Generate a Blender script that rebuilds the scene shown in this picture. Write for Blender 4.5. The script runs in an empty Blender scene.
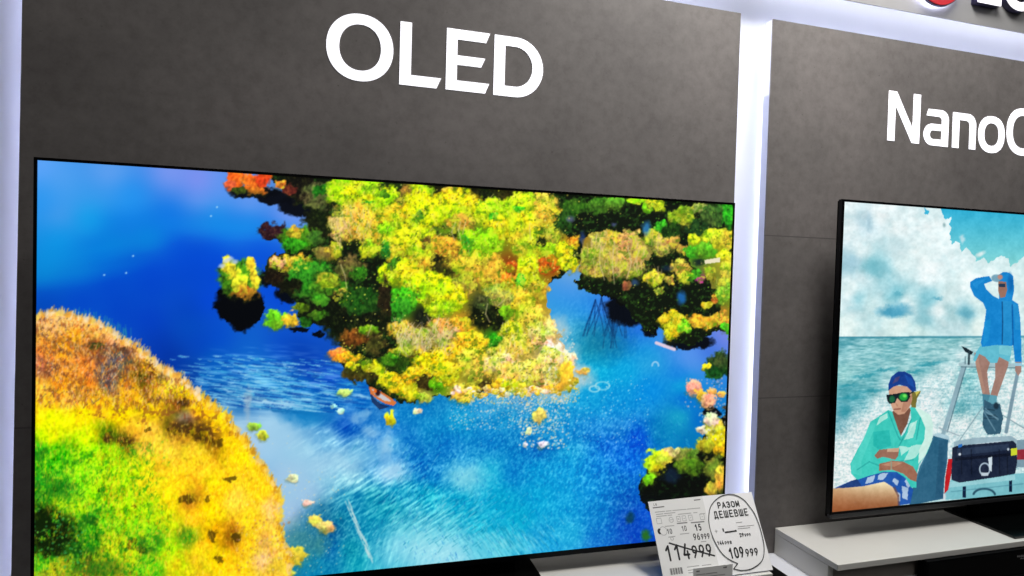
import bpy, bmesh, math
import numpy as np
from mathutils import Matrix, Vector

sc = bpy.context.scene
COL = sc.collection

# ---------------------------------------------------------------- camera
# world: X runs along the display wall to the right, Y into the wall, Z up; the foot of the big screen is Z = 0
cd = bpy.data.cameras.new('camera'); cam = bpy.data.objects.new('camera', cd); COL.objects.link(cam)
right = Vector((0.960891, -0.275531, 0.027788)); up = Vector((-0.020287, 0.030034, 0.999343)); fwd = Vector((0.276184, 0.960823, -0.02327))
m = Matrix.Identity(4)
for i in range(3):
    m[i][0] = right[i]; m[i][1] = up[i]; m[i][2] = -fwd[i]
m.translation = (0.51333, -1.26835, 0.62387)
cam.matrix_world = m
cd.sensor_width = 36.0; cd.sensor_fit = 'HORIZONTAL'; cd.lens = 606.93/1024*36.0; cd.clip_start = .02
sc.camera = cam

# ---------------------------------------------------------------- exposure, ambient light, lamps
sc.view_settings.view_transform = 'Standard'; sc.view_settings.look = 'None'
sc.view_settings.exposure = 0.0; sc.view_settings.gamma = 1.0; sc.view_settings.use_curve_mapping = False
wd = bpy.data.worlds.new('shop_air'); sc.world = wd; wd.use_nodes = True
wd.node_tree.nodes['Background'].inputs[0].default_value = (.80, .88, 1.0, 1); wd.node_tree.nodes['Background'].inputs[1].default_value = .035

def lamp(name, loc, aim, size, power, col=(1, .97, .94)):
    l = bpy.data.lights.new(name, 'AREA'); l.shape = 'DISK'; l.size = size; l.energy = power; l.color = col
    o = bpy.data.objects.new(name, l); COL.objects.link(o); o.location = loc
    o.rotation_euler = (Vector(aim)-Vector(loc)).to_track_quat('-Z', 'Y').to_euler(); return o
lamp('ceiling_or_fill_lamp', (1.72, -.50, 2.15), (1.62, .0, .75), .62, 34)
lamp('ceiling_or_fill_lamp', (1.60, -.06, 2.30), (1.60, -.03, 0), .60, 16)
lamp('ceiling_or_fill_lamp', (3.3, -.75, 2.4), (2.9, 0, .9), .5, 7)
lamp('ceiling_or_fill_lamp', (.5, -2.6, 2.4), (.5, 0, .7), 1.2, 14)  # broad front fill, added to brighten the left board; no real fitting

# ---------------------------------------------------------------- helpers
def lin(c):
    return tuple((x/255/12.92 if x/255 <= .04045 else ((x/255+.055)/1.055)**2.4) for x in c)+(1,)
def mat(name, col, rough=.5, metal=0., emit=None, estr=1., spec=.5, vary=0., vscale=20., bump=0., coat=0.):
    M = bpy.data.materials.new(name); M.use_nodes = True; nt = M.node_tree; b = nt.nodes['Principled BSDF']
    b.inputs['Base Color'].default_value = lin(col); b.inputs['Roughness'].default_value = rough; b.inputs['Metallic'].default_value = metal
    b.inputs['Specular IOR Level'].default_value = spec; b.inputs['Coat Weight'].default_value = coat
    if emit is not None:
        b.inputs['Emission Color'].default_value = lin(emit); b.inputs['Emission Strength'].default_value = estr
    if vary or bump:
        tc = nt.nodes.new('ShaderNodeTexCoord'); n = nt.nodes.new('ShaderNodeTexNoise'); n.inputs['Scale'].default_value = vscale; n.inputs['Detail'].default_value = 5
        nt.links.new(tc.outputs['Object'], n.inputs['Vector'])
        if vary:
            r = nt.nodes.new('ShaderNodeValToRGB'); c = lin(col)
            r.color_ramp.elements[0].position = .3; r.color_ramp.elements[1].position = .7
            r.color_ramp.elements[0].color = tuple(x*(1-vary) for x in c[:3])+(1,); r.color_ramp.elements[1].color = tuple(min(1, x*(1+vary)) for x in c[:3])+(1,)
            nt.links.new(n.outputs['Fac'], r.inputs[0]); nt.links.new(r.outputs[0], b.inputs['Base Color'])
        if bump:
            bp = nt.nodes.new('ShaderNodeBump'); bp.inputs['Strength'].default_value = bump; bp.inputs['Distance'].default_value = .002
            nt.links.new(n.outputs['Fac'], bp.inputs['Height']); nt.links.new(bp.outputs[0], b.inputs['Normal'])
    return M
def tag(o, label=None, cat=None, group=None, kind=None):
    if label: o['label'] = label
    if cat: o['category'] = cat
    if group: o['group'] = group
    if kind: o['kind'] = kind
    return o
def link(name, me, M=None, parent=None):
    o = bpy.data.objects.new(name, me); COL.objects.link(o)
    if M is not None: me.materials.append(M)
    if parent is not None: o.parent = parent
    return o
def thing(name, loc=(0, 0, 0), rot=(0, 0, 0)):
    o = bpy.data.objects.new(name, None); COL.objects.link(o); o.location = loc; o.rotation_euler = rot; o.empty_display_size = .05; return o
def box(name, a, b, M, parent=None, bev=0., seg=2):
    bm = bmesh.new(); bmesh.ops.create_cube(bm, size=1)
    for v in bm.verts:
        v.co = Vector([(a[i]+b[i])/2+v.co[i]*(b[i]-a[i]) for i in range(3)])
    if bev: bmesh.ops.bevel(bm, geom=bm.edges[:], offset=bev, segments=seg, affect='EDGES', profile=.5)
    me = bpy.data.meshes.new(name); bm.to_mesh(me); bm.free(); return link(name, me, M, parent)
def boxes(name, L, M, parent=None, bev=0.):
    bm = bmesh.new()
    for a, b in L:
        t = bmesh.new(); bmesh.ops.create_cube(t, size=1)
        for v in t.verts: v.co = Vector([(a[i]+b[i])/2+v.co[i]*(b[i]-a[i]) for i in range(3)])
        if bev: bmesh.ops.bevel(t, geom=t.edges[:], offset=bev, segments=2, affect='EDGES')
        me = bpy.data.meshes.new('t'); t.to_mesh(me); t.free(); bm.from_mesh(me); bpy.data.meshes.remove(me)
    me = bpy.data.meshes.new(name); bm.to_mesh(me); bm.free(); return link(name, me, M, parent)
def curve_mesh(name, cu, M, parent, xf):
    """turn a filled curve or text into a plain mesh, placed by the 4x4 matrix xf"""
    t = bpy.data.objects.new('t', cu); COL.objects.link(t); bpy.context.view_layer.update()
    me = bpy.data.meshes.new_from_object(t.evaluated_get(bpy.context.evaluated_depsgraph_get()))
    bpy.data.objects.remove(t); me.transform(xf); me.name = name; me.materials.clear()
    return link(name, me, M, parent)
WALL = Matrix(((1, 0, 0, 0), (0, 0, -1, 0), (0, 1, 0, 0), (0, 0, 0, 1)))   # drawing plane x, y -> wall X, Z, facing the room (-Y)
def shape(name, loops, y, depth, M, parent=None, bev=0.):
    """closed outlines (holes included) in wall coordinates X, Z; front face at Y = y, thickness depth behind it"""
    cu = bpy.data.curves.new(name, 'CURVE'); cu.dimensions = '2D'; cu.fill_mode = 'BOTH'; cu.extrude = depth/2; cu.bevel_depth = bev; cu.resolution_u = 1
    for L in loops:
        s = cu.splines.new('POLY'); s.points.add(len(L)-1); s.use_cyclic_u = True
        for p, (x, z) in zip(s.points, L): p.co = (x, z, 0, 1)
    return curve_mesh(name, cu, M, parent, Matrix.Translation((0, y+depth/2, 0)) @ WALL)
def ring(cx, cz, rx, rz, n=56, a0=0, a1=360):
    return [(cx+rx*math.cos(math.radians(a0+(a1-a0)*k/n)), cz+rz*math.sin(math.radians(a0+(a1-a0)*k/n))) for k in range(n+(a1-a0 != 360))]
def superring(cx, cz, rx, rz, p=2.4, n=64):
    o = []
    for k in range(n):
        c, s = math.cos(2*math.pi*k/n), math.sin(2*math.pi*k/n)
        o.append((cx+rx*math.copysign(abs(c)**(2/p), c), cz+rz*math.copysign(abs(s)**(2/p), s)))
    return o

# ---------------------------------------------------------------- materials
def stone(name, seams):
    """dark grey-brown cement-look laminate with soft clouds, pits and two hairline joints"""
    M = bpy.data.materials.new(name); M.use_nodes = True; nt = M.node_tree; N = nt.nodes.new; Lk = nt.links.new; b = nt.nodes['Principled BSDF']
    tc = N('ShaderNodeTexCoord')
    def noise(scale, detail, rough=.5):
        n = N('ShaderNodeTexNoise'); n.inputs['Scale'].default_value = scale; n.inputs['Detail'].default_value = detail; n.inputs['Roughness'].default_value = rough
        Lk(tc.outputs['Object'], n.inputs['Vector']); return n
    def ramp(src, stops):
        r = N('ShaderNodeValToRGB'); e = r.color_ramp.elements
        e[0].position, e[0].color = stops[0][0], lin(stops[0][1]); e[1].position, e[1].color = stops[-1][0], lin(stops[-1][1])
        for p, c in stops[1:-1]:
            x = e.new(p); x.color = lin(c)
        Lk(src, r.inputs[0]); return r
    a = ramp(noise(2.6, 8, .62).outputs['Fac'], [(.28, (93, 89, 88)), (.5, (107, 103, 101)), (.72, (118, 113, 111))])
    f = ramp(noise(38, 6, .7).outputs['Fac'], [(.34, (228, 227, 226)), (.5, (243, 243, 243)), (.68, (255, 255, 255))])
    pit = ramp(noise(90, 2, .5).outputs['Fac'], [(.22, (205, 202, 200)), (.30, (255, 255, 255)), (1., (255, 255, 255))])
    m1 = N('ShaderNodeMix'); m1.data_type = 'RGBA'; m1.blend_type = 'MULTIPLY'; m1.inputs[0].default_value = 1; Lk(a.outputs[0], m1.inputs[6]); Lk(f.outputs[0], m1.inputs[7])
    m2 = N('ShaderNodeMix'); m2.data_type = 'RGBA'; m2.blend_type = 'MULTIPLY'; m2.inputs[0].default_value = 1; Lk(m1.outputs[2], m2.inputs[6]); Lk(pit.outputs[0], m2.inputs[7])
    out = m2.outputs[2]
    sx = N('ShaderNodeSeparateXYZ'); Lk(tc.outputs['Object'], sx.inputs[0])
    for z in seams:
        s = N('ShaderNodeMath'); s.operation = 'SUBTRACT'; Lk(sx.outputs[2], s.inputs[0]); s.inputs[1].default_value = z
        ab = N('ShaderNodeMath'); ab.operation = 'ABSOLUTE'; Lk(s.outputs[0], ab.inputs[0])
        lt = N('ShaderNodeMath'); lt.operation = 'LESS_THAN'; Lk(ab.outputs[0], lt.inputs[0]); lt.inputs[1].default_value = .0016
        mx = N('ShaderNodeMix'); mx.data_type = 'RGBA'; Lk(lt.outputs[0], mx.inputs[0]); Lk(out, mx.inputs[6]); mx.inputs[7].default_value = lin((84, 81, 80)); out = mx.outputs[2]
    Lk(out, b.inputs['Base Color']); b.inputs['Roughness'].default_value = .62; b.inputs['Specular IOR Level'].default_value = .3
    return M
M_STONE = stone('cement_laminate', (.745, .310))
M_STONE_L = stone('cement_laminate_left', (.3025,))
M_WHITE_WALL = mat('white_wall_paint', (225, 228, 240), .6, vary=.02, vscale=4)
M_EDGE = mat('white_panel_edge', (184, 190, 212), .5, vary=.02, vscale=8)
M_LED = mat('led_strip_glow', (255, 255, 255), .5, emit=(240, 242, 255), estr=6.5)
M_LED_DIM = mat('led_strip_glow_dim', (255, 255, 255), .5, emit=(236, 236, 252), estr=19)
M_LED_TOP = mat('led_strip_glow_top', (255, 255, 255), .5, emit=(244, 245, 255), estr=9)
M_FASCIA = mat('grey_fascia_board', (134, 134, 134), .6, vary=.06, vscale=9)
M_LETTER = mat('white_luminous_letter', (250, 250, 255), .4, emit=(246, 246, 255), estr=.82)
M_SIGN_FACE = mat('white_sign_face', (250, 250, 255), .4, emit=(250, 248, 255), estr=.9)
M_SIGN_SIDE = mat('dark_violet_sign_return', (62, 58, 92), .45, vary=.05)
M_RED = mat('red_sign_face', (110, 2, 16), .4, emit=(205, 5, 30), estr=.6)
M_HALO = mat('sign_halo_light', (255, 255, 255), .5, emit=(228, 228, 255), estr=16)
M_BLACK = mat('black_gloss_bezel', (4, 4, 5), .3, spec=.12, vary=.1)
M_CHIN = mat('dark_grey_metal_chin', (70, 70, 72), .34, metal=.7, vary=.06, vscale=30)
M_HOUSING = mat('black_plastic_housing', (5, 5, 6), .5, spec=.06, vary=.1)
M_BASE = mat('black_gloss_stand', (5, 6, 6), .12, spec=.5, vary=.1)
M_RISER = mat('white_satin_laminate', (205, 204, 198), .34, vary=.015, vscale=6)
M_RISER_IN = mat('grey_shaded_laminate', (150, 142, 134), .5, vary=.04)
M_SHELF = mat('white_shelf_laminate', (208, 210, 216), .4, vary=.02, vscale=6)
M_CAB = mat('black_cabinet_front', (9, 9, 10), .5, spec=.1, vary=.1, vscale=5)
M_FLOOR = mat('grey_floor_tile', (120, 118, 114), .35, vary=.08, vscale=3)
M_PAPER = mat('white_card_paper', (242, 242, 242), .7, vary=.01, vscale=30)
M_PAPER2 = mat('cream_card_paper', (228, 228, 226), .7, vary=.01, vscale=30)
M_INK = mat('black_print', (34, 34, 36), .6, vary=.05)
M_INK_MID = mat('grey_print', (118, 117, 117), .7, vary=.05)
M_INK_PALE = mat('pale_grey_print', (168, 167, 166), .7, vary=.05)
M_PRINT_W = mat('white_print', (190, 190, 190), .6, vary=.05)
# ---------------------------------------------------------------- picture content of the two screens (numpy)
import numpy as np
class Pic:
    """A small paint program: colours are sRGB 0-255, coordinates are the sketch's own units."""
    def __init__(s, x0, y0, x1, y1, ss, seed):
        s.x0, s.y0, s.ss = x0, y0, ss
        s.w, s.h = int((x1-x0)*ss), int((y1-y0)*ss)
        s.rng = np.random.default_rng(seed)
        s.X, s.Y = np.meshgrid(x0+(np.arange(s.w)+.5)/ss, y0+(np.arange(s.h)+.5)/ss)
        s.X = s.X.astype(np.float32); s.Y = s.Y.astype(np.float32)
        s.img = np.zeros((s.h, s.w, 3), np.float32)
    def noise(s, sx, sy=None, octv=1, ang=0.):
        """value noise, 0..1, features about sx by sy units"""
        sy = sy or sx; out = 0; amp = 1; tot = 0
        c, n = np.cos(ang), np.sin(ang)
        U = s.X*c+s.Y*n; V = -s.X*n+s.Y*c
        for _ in range(octv):
            g = s.rng.random((256, 256)).astype(np.float32)
            a = U/sx+500; b = V/sy+500
            i = np.floor(a).astype(int); j = np.floor(b).astype(int)
            fa = a-i; fb = b-j; fa = fa*fa*(3-2*fa); fb = fb*fb*(3-2*fb)
            i &= 255; j &= 255; i1 = (i+1) & 255; j1 = (j+1) & 255
            v = (g[j, i]*(1-fa)+g[j, i1]*fa)*(1-fb)+(g[j1, i]*(1-fa)+g[j1, i1]*fa)*fb
            out = out+amp*v; tot += amp; amp *= .55; sx /= 2; sy /= 2
        return out/tot
    def field(s, pts, p=3.2, q=6, blur=2):
        """smooth colour field through scattered colour points"""
        gx = s.X[::q, ::q]; gy = s.Y[::q, ::q]
        acc = np.zeros(gx.shape+(3,), np.float32); W = np.zeros(gx.shape, np.float32)
        for x, y, r, g, b in pts:
            w = 1/(((gx-x)**2+(gy-y)**2+9)**(p/2))
            acc += w[..., None]*np.array([r, g, b], np.float32); W += w
        acc /= W[..., None]
        for _ in range(blur):
            e = np.pad(acc, ((1, 1), (1, 1), (0, 0)), 'edge')
            acc = (e[:-2, 1:-1]+e[2:, 1:-1]+e[1:-1, :-2]+e[1:-1, 2:]+e[1:-1, 1:-1]*2)/6
        yi = np.clip((np.arange(s.h)-(q-1)/2*0)/q, 0, gx.shape[0]-1.001); xi = np.clip(np.arange(s.w)/q, 0, gx.shape[1]-1.001)
        y0 = yi.astype(int); x0 = xi.astype(int); fy = (yi-y0)[:, None, None]; fx = (xi-x0)[None, :, None]
        return ((acc[y0][:, x0]*(1-fx)+acc[y0][:, x0+1]*fx)*(1-fy)+(acc[y0+1][:, x0]*(1-fx)+acc[y0+1][:, x0+1]*fx)*fy).astype(np.float32)
    def win(s, xa, ya, xb, yb):
        i0 = max(0, int((ya-s.y0)*s.ss)); i1 = min(s.h, int((yb-s.y0)*s.ss)+2)
        j0 = max(0, int((xa-s.x0)*s.ss)); j1 = min(s.w, int((xb-s.x0)*s.ss)+2)
        return slice(i0, max(i0, i1)), slice(j0, max(j0, j1))
    def poly(s, P, rough=0., ns=None):
        """0/1 mask of a polygon, its edge roughened by noise; returns window and mask"""
        P = np.array(P, np.float32); m = rough+2
        w = s.win(P[:, 0].min()-m, P[:, 1].min()-m, P[:, 0].max()+m, P[:, 1].max()+m)
        x = s.X[w]; y = s.Y[w]
        if rough:
            x = x+(s.nx[w]-.5)*2*rough; y = y+(s.ny[w]-.5)*2*rough
        ins = np.zeros(x.shape, bool)
        for (ax, ay), (bx, by) in zip(P, np.roll(P, -1, 0)):
            if ay == by: continue
            c = ((ay > y) != (by > y)) & (x < (bx-ax)*(y-ay)/(by-ay)+ax)
            ins ^= c
        return w, ins.astype(np.float32)
    def ell(s, cx, cy, rx, ry, rough=0., soft=.0, ang=0.):
        m = max(rx, ry)*(1+soft)+rough+2
        w = s.win(cx-m, cy-m, cx+m, cy+m)
        x = s.X[w]-cx; y = s.Y[w]-cy
        if rough:
            x = x+(s.nx[w]-.5)*2*rough; y = y+(s.ny[w]-.5)*2*rough
        if ang:
            x, y = x*np.cos(ang)+y*np.sin(ang), -x*np.sin(ang)+y*np.cos(ang)
        d = np.sqrt((x/rx)**2+(y/ry)**2)
        if soft: return w, np.clip((1+soft-d)/(2*soft), 0, 1)
        return w, (d < 1).astype(np.float32)
    def put(s, wm, col, a=1.):
        w, m = wm; m = (m*a)[..., None]
        s.img[w] = s.img[w]*(1-m)+(np.asarray(col, np.float32) if not isinstance(col, np.ndarray) or col.ndim < 3 else col[w])*m
    def line(s, P, wd, col, a=1.):
        for (ax, ay), (bx, by) in zip(P[:-1], P[1:]):
            w = s.win(min(ax, bx)-wd-1, min(ay, by)-wd-1, max(ax, bx)+wd+1, max(ay, by)+wd+1)
            x = s.X[w]; y = s.Y[w]; dx, dy = bx-ax, by-ay; L = dx*dx+dy*dy+1e-6
            t = np.clip(((x-ax)*dx+(y-ay)*dy)/L, 0, 1)
            d = np.hypot(x-ax-t*dx, y-ay-t*dy)
            s.put((w, np.clip(wd/2+.5-d, 0, 1)), col, a)
    def specks(s, n, box, r, cols, a=.9, mask=None, stretch=1.):
        xs = s.rng.uniform(box[0], box[2], n); ys = s.rng.uniform(box[1], box[3], n)
        for x, y in zip(xs, ys):
            if mask is not None:
                j = int((x-s.x0)*s.ss); i = int((y-s.y0)*s.ss)
                if not (0 <= i < s.h and 0 <= j < s.w) or s.rng.random() > mask[i, j]: continue
            rr = s.rng.uniform(.5, 1)*r
            s.put(s.ell(x, y, rr, rr*stretch, 0, .5), cols[s.rng.integers(len(cols))], a*s.rng.uniform(.5, 1))
    def sample(s, H, nu, nv):
        """colours at a (nu+1) x (nv+1) lattice of the screen, H takes (u, v) to the sketch"""
        u, v = np.meshgrid(np.linspace(0, 1, nu+1), np.linspace(0, 1, nv+1))
        q = np.stack([u, v, np.ones_like(u)], -1)@np.array(H).T
        x = np.clip((q[..., 0]/q[..., 2]-s.x0)*s.ss-.5, 0, s.w-1.01); y = np.clip((q[..., 1]/q[..., 2]-s.y0)*s.ss-.5, 0, s.h-1.01)
        i = y.astype(int); j = x.astype(int); fy = (y-i)[..., None]; fx = (x-j)[..., None]; m = s.img
        c = (m[i, j]*(1-fx)+m[i, j+1]*fx)*(1-fy)+(m[i+1, j]*(1-fx)+m[i+1, j+1]*fx)*fy
        c = np.clip(c/255, 0, 1)
        return np.where(c <= .04045, c/12.92, ((c+.055)/1.055)**2.4).reshape(-1, 3).astype(np.float32)

# colour points: x, y, red, green, blue
LAKE_WATER = [(40,165,95,165,250),(60,180,80,160,240),(110,172,95,160,240),(170,172,125,152,240),(200,180,135,145,240),(45,200,40,150,240),(60,215,70,155,235),(90,220,20,165,235),(130,200,25,145,240),(170,215,15,120,230),(150,235,5,130,220),(60,240,10,150,230),(110,238,5,125,220),(180,245,0,80,215),(50,255,10,145,225),(100,255,0,105,220),(200,250,0,75,210),(200,205,100,152,240),(200,220,30,130,225),
(215,178,105,150,240),(220,195,90,150,240),(250,203,110,155,240),(290,210,120,155,240),(300,222,100,150,240),(215,215,25,150,235),(250,220,30,140,235),(230,235,15,120,230),(260,235,20,110,225),(215,250,0,85,220),(260,248,10,95,225),
(45,275,5,140,215),(80,275,5,125,215),(100,262,0,110,215),(130,268,0,95,210),(45,295,0,75,195),(80,300,0,70,200),(110,285,0,75,205),(150,280,0,68,205),(190,270,0,72,205),(120,310,0,65,195),(150,320,0,62,195),(190,310,0,65,190),(160,345,0,55,175),(190,325,0,75,190),(200,345,0,65,190),(45,312,0,70,170),(170,358,0,50,160),(190,372,0,60,160),
(215,270,0,70,215),(210,300,0,70,215),(270,285,0,75,220),(285,295,0,70,210),(220,340,0,75,205),(250,345,10,95,205),(280,345,5,75,200),(310,325,10,85,215),(330,345,10,75,190),(300,350,0,60,175),
(215,360,0,90,190),(250,360,10,100,200),(310,370,0,55,175),(330,378,10,80,200),(210,380,15,110,195),(260,378,40,140,210),(215,395,0,75,165),(240,400,15,100,180),(280,388,20,120,200),(300,385,10,110,200),(340,392,15,110,200),(360,400,10,110,200),(240,408,40,120,190),(225,415,120,180,220),(270,425,165,212,240),(240,425,165,205,230),(230,435,165,195,225),(255,440,175,205,235),(270,445,160,205,235),(285,435,150,205,235),(300,418,30,130,200),(310,410,10,120,190),(320,405,5,95,185),(330,415,5,95,185),(345,425,0,80,190),(310,430,110,180,225),(330,440,120,190,230),(352,428,10,95,195),(360,445,110,185,225),(375,438,60,140,215),(378,450,30,120,200),(300,450,150,210,235),
(290,480,165,190,225),(285,510,165,185,220),(305,495,155,190,225),(330,480,140,205,230),(350,478,150,215,235),(320,470,150,205,232),(340,465,140,210,235),(375,500,10,145,180),(360,520,20,145,185),(350,500,30,150,190),(320,512,30,120,160),(330,530,10,90,150),(310,540,10,110,170),(330,550,5,110,175),(320,565,5,130,175),(350,550,0,140,170),(340,520,0,120,160),(360,565,10,160,185),(310,570,0,125,175),(372,568,60,185,210),(380,540,20,150,190),(300,590,0,120,170),(390,560,90,200,225),
(440,402,10,120,190),(420,410,10,120,195),(400,412,10,125,200),(390,405,10,80,170),(390,430,40,130,215),(393,445,100,190,235),(410,440,10,115,200),(430,430,5,130,200),(460,420,5,150,205),(480,405,50,155,215),(500,400,80,165,210),(520,400,90,160,205),(450,445,0,115,200),(490,440,0,120,200),(520,430,5,120,195),(550,415,25,140,200),(540,450,0,100,190),(550,440,10,130,200),(510,420,20,145,205),
(575,375,60,180,215),(600,370,0,175,220),(625,370,5,165,225),(650,360,50,165,225),(690,360,90,150,235),(680,375,20,130,225),(590,400,10,150,215),(620,400,0,135,215),(650,390,0,135,225),(682,385,10,160,220),(680,418,20,160,200),(672,430,10,140,195),(700,420,0,110,200),(685,400,0,115,210),(590,430,5,110,205),(570,440,10,125,205),(618,430,40,140,220),(640,440,0,90,220),(610,445,0,100,215),(660,435,0,125,190),(690,440,0,120,185),(570,450,10,150,210),
(388,472,130,200,240),(385,458,30,125,215),(420,465,0,115,200),(435,475,0,120,200),(400,490,20,160,200),(390,510,0,145,180),(372,520,0,140,180),(430,495,0,165,200),(410,525,60,180,205),(420,540,140,215,230),(450,548,160,225,240),(400,545,110,205,230),(435,560,150,220,238),(467,478,140,215,232),(465,465,30,150,215),(490,475,50,190,225),(500,500,0,160,205),(460,505,0,165,205),(515,475,0,115,200),(540,470,0,145,215),(540,500,0,155,215),(520,520,0,165,205),(480,525,20,175,210),(500,548,90,205,225),(540,535,30,155,215),(550,545,20,160,220),(450,525,80,195,215),
(570,470,0,145,220),(600,465,0,125,220),(630,460,0,110,225),(620,485,0,115,205),(590,490,5,135,220),(565,500,20,160,225),(600,510,5,120,205),(625,500,0,90,190),(570,535,40,175,225),(600,540,5,110,205),(630,520,5,75,190),(640,540,0,65,190),(650,515,5,80,205),
(570,290,70,150,235),(575,272,120,170,220),(565,305,40,150,230),(590,310,30,140,230),(610,310,50,110,225),(620,305,80,130,240),(640,325,40,110,225),(630,335,20,110,215),(600,335,20,150,195),(590,350,30,160,180),(580,330,40,170,220),(615,350,10,130,190),(650,350,10,150,220),(660,337,70,140,235),(690,352,90,150,240),(725,335,130,140,230),(710,347,60,110,220),(565,330,110,190,220)]
LEFT_LAND = [(34,318),(50,313),(62,314),(75,317),(95,322),(110,331),(120,340),(140,347),(148,358),(158,365),(165,369),(180,378),(190,388),(205,398),(215,408),(228,416),(235,430),(246,440),(252,455),(263,468),(275,484),(280,500),(279,525),(284,545),(290,560),(285,610),(20,610),(20,318)]
LAND_COL = [(38,325,240,180,120),(40,338,240,160,60),(60,323,240,175,110),(75,322,245,190,110),(75,335,240,165,20),(100,333,245,180,90),(45,350,235,140,40),(65,350,235,160,20),(95,345,120,60,30),(85,340,220,140,60),(110,342,230,160,110),(125,348,225,150,90),(138,354,220,150,80),(50,365,215,115,60),(40,362,200,110,90),(75,365,230,140,50),(90,370,225,120,40),(105,365,110,90,90),(115,360,70,80,100),(122,356,70,80,100),(130,362,90,80,60),(147,367,230,180,20),(152,376,235,180,20),(145,378,60,45,15),(110,383,90,90,110),(103,375,90,95,120),(125,385,225,150,20),(60,385,240,160,20),(90,385,225,130,30),(40,390,245,180,60),(70,400,245,180,60),(100,400,245,185,20),(130,395,240,180,20),(163,373,150,140,90),(175,378,225,180,120),(165,386,245,205,30),(180,393,240,210,10),(180,402,100,65,10),(195,400,235,200,20),(200,412,240,190,10),(186,420,130,110,100),(150,410,235,190,10),(120,415,240,205,0),(80,415,235,215,0),(50,420,225,225,0),(40,405,235,200,20),(135,428,235,180,40),(150,432,240,190,60),(170,428,120,90,20),(190,430,150,120,20),(200,437,90,70,10),(50,438,205,225,0),(90,438,200,230,0),(107,437,60,90,10),(125,441,60,60,10),(145,445,230,180,60),(165,450,245,200,60),(195,448,230,190,40),(40,452,30,170,20),(60,452,60,180,10),(90,453,150,230,10),(110,450,150,230,10),(220,418,245,205,20),(215,430,245,195,10),(225,440,240,200,10),(215,442,130,85,10),(240,450,245,205,10),
(200,465,245,195,30),(160,465,230,195,30),(135,470,190,225,10),(120,470,160,225,10),(80,470,130,220,20),(45,470,50,170,20),(40,482,30,150,30),(45,493,20,120,25),(65,490,40,140,30),(80,480,120,210,20),(60,505,150,210,20),(100,490,150,220,10),(120,485,165,225,10),(150,480,225,205,20),(180,485,245,195,20),(190,500,160,115,20),(170,500,230,205,10),(40,522,5,20,8),(52,515,5,25,8),(50,540,5,10,5),(42,535,5,14,8),(60,525,8,40,12),(68,532,20,90,20),(90,520,40,150,25),(80,508,140,210,20),(105,520,120,205,20),(130,510,170,220,10),(150,515,160,220,10),(170,520,190,215,10),(195,520,240,190,20),(90,545,20,110,20),(75,550,15,80,20),(110,550,180,210,20),(130,550,190,215,20),(143,545,25,120,20),(140,530,120,200,20),(155,540,60,160,20),(188,537,60,130,20),(170,550,170,225,10),(200,550,225,190,20),(40,560,60,170,30),(60,567,160,160,30),(90,567,110,95,20),(110,570,110,130,20),(50,577,130,150,30),(150,570,80,190,20),(180,570,190,200,10),(200,570,210,180,20),
(220,490,250,200,10),(260,490,245,195,20),(235,500,245,205,60),(210,510,245,200,0),(250,520,245,200,30),(275,510,235,180,110),(213,535,220,160,0),(232,538,140,90,10),(250,545,240,190,20),(265,545,200,150,80),(220,560,240,195,0),(240,570,240,190,20),(265,560,220,180,120),(277,540,240,200,60),(275,567,220,180,50),(60,600,90,140,30),(150,600,180,200,20),(240,600,240,190,20)]
ISLAND = [(268,165),(270,178),(280,188),(296,203),(312,212),(322,224),(314,231),(300,229),(290,230),(272,227),(262,231),(264,239),(280,241),(285,252),(272,257),(264,268),(268,282),(284,291),(295,303),(299,318),(314,325),(328,326),(340,343),(346,357),(338,358),(342,366),(350,372),(362,378),(372,388),(385,395),(395,402),(412,404),(425,400),(440,394),(455,400),(468,402),(482,388),(500,386),(520,387),(545,386),(556,388),(563,390),(571,384),(575,372),(567,356),(560,350),(548,345),(546,325),(536,313),(536,300),(541,290),(545,284),(560,278),(570,272),(577,266),(584,270),(575,284),(582,289),(592,293),(612,297),(624,303),(632,315),(640,325),(652,334),(658,326),(668,336),(676,344),(690,345),(702,339),(716,333),(728,332),(740,326),(740,165)]
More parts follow.
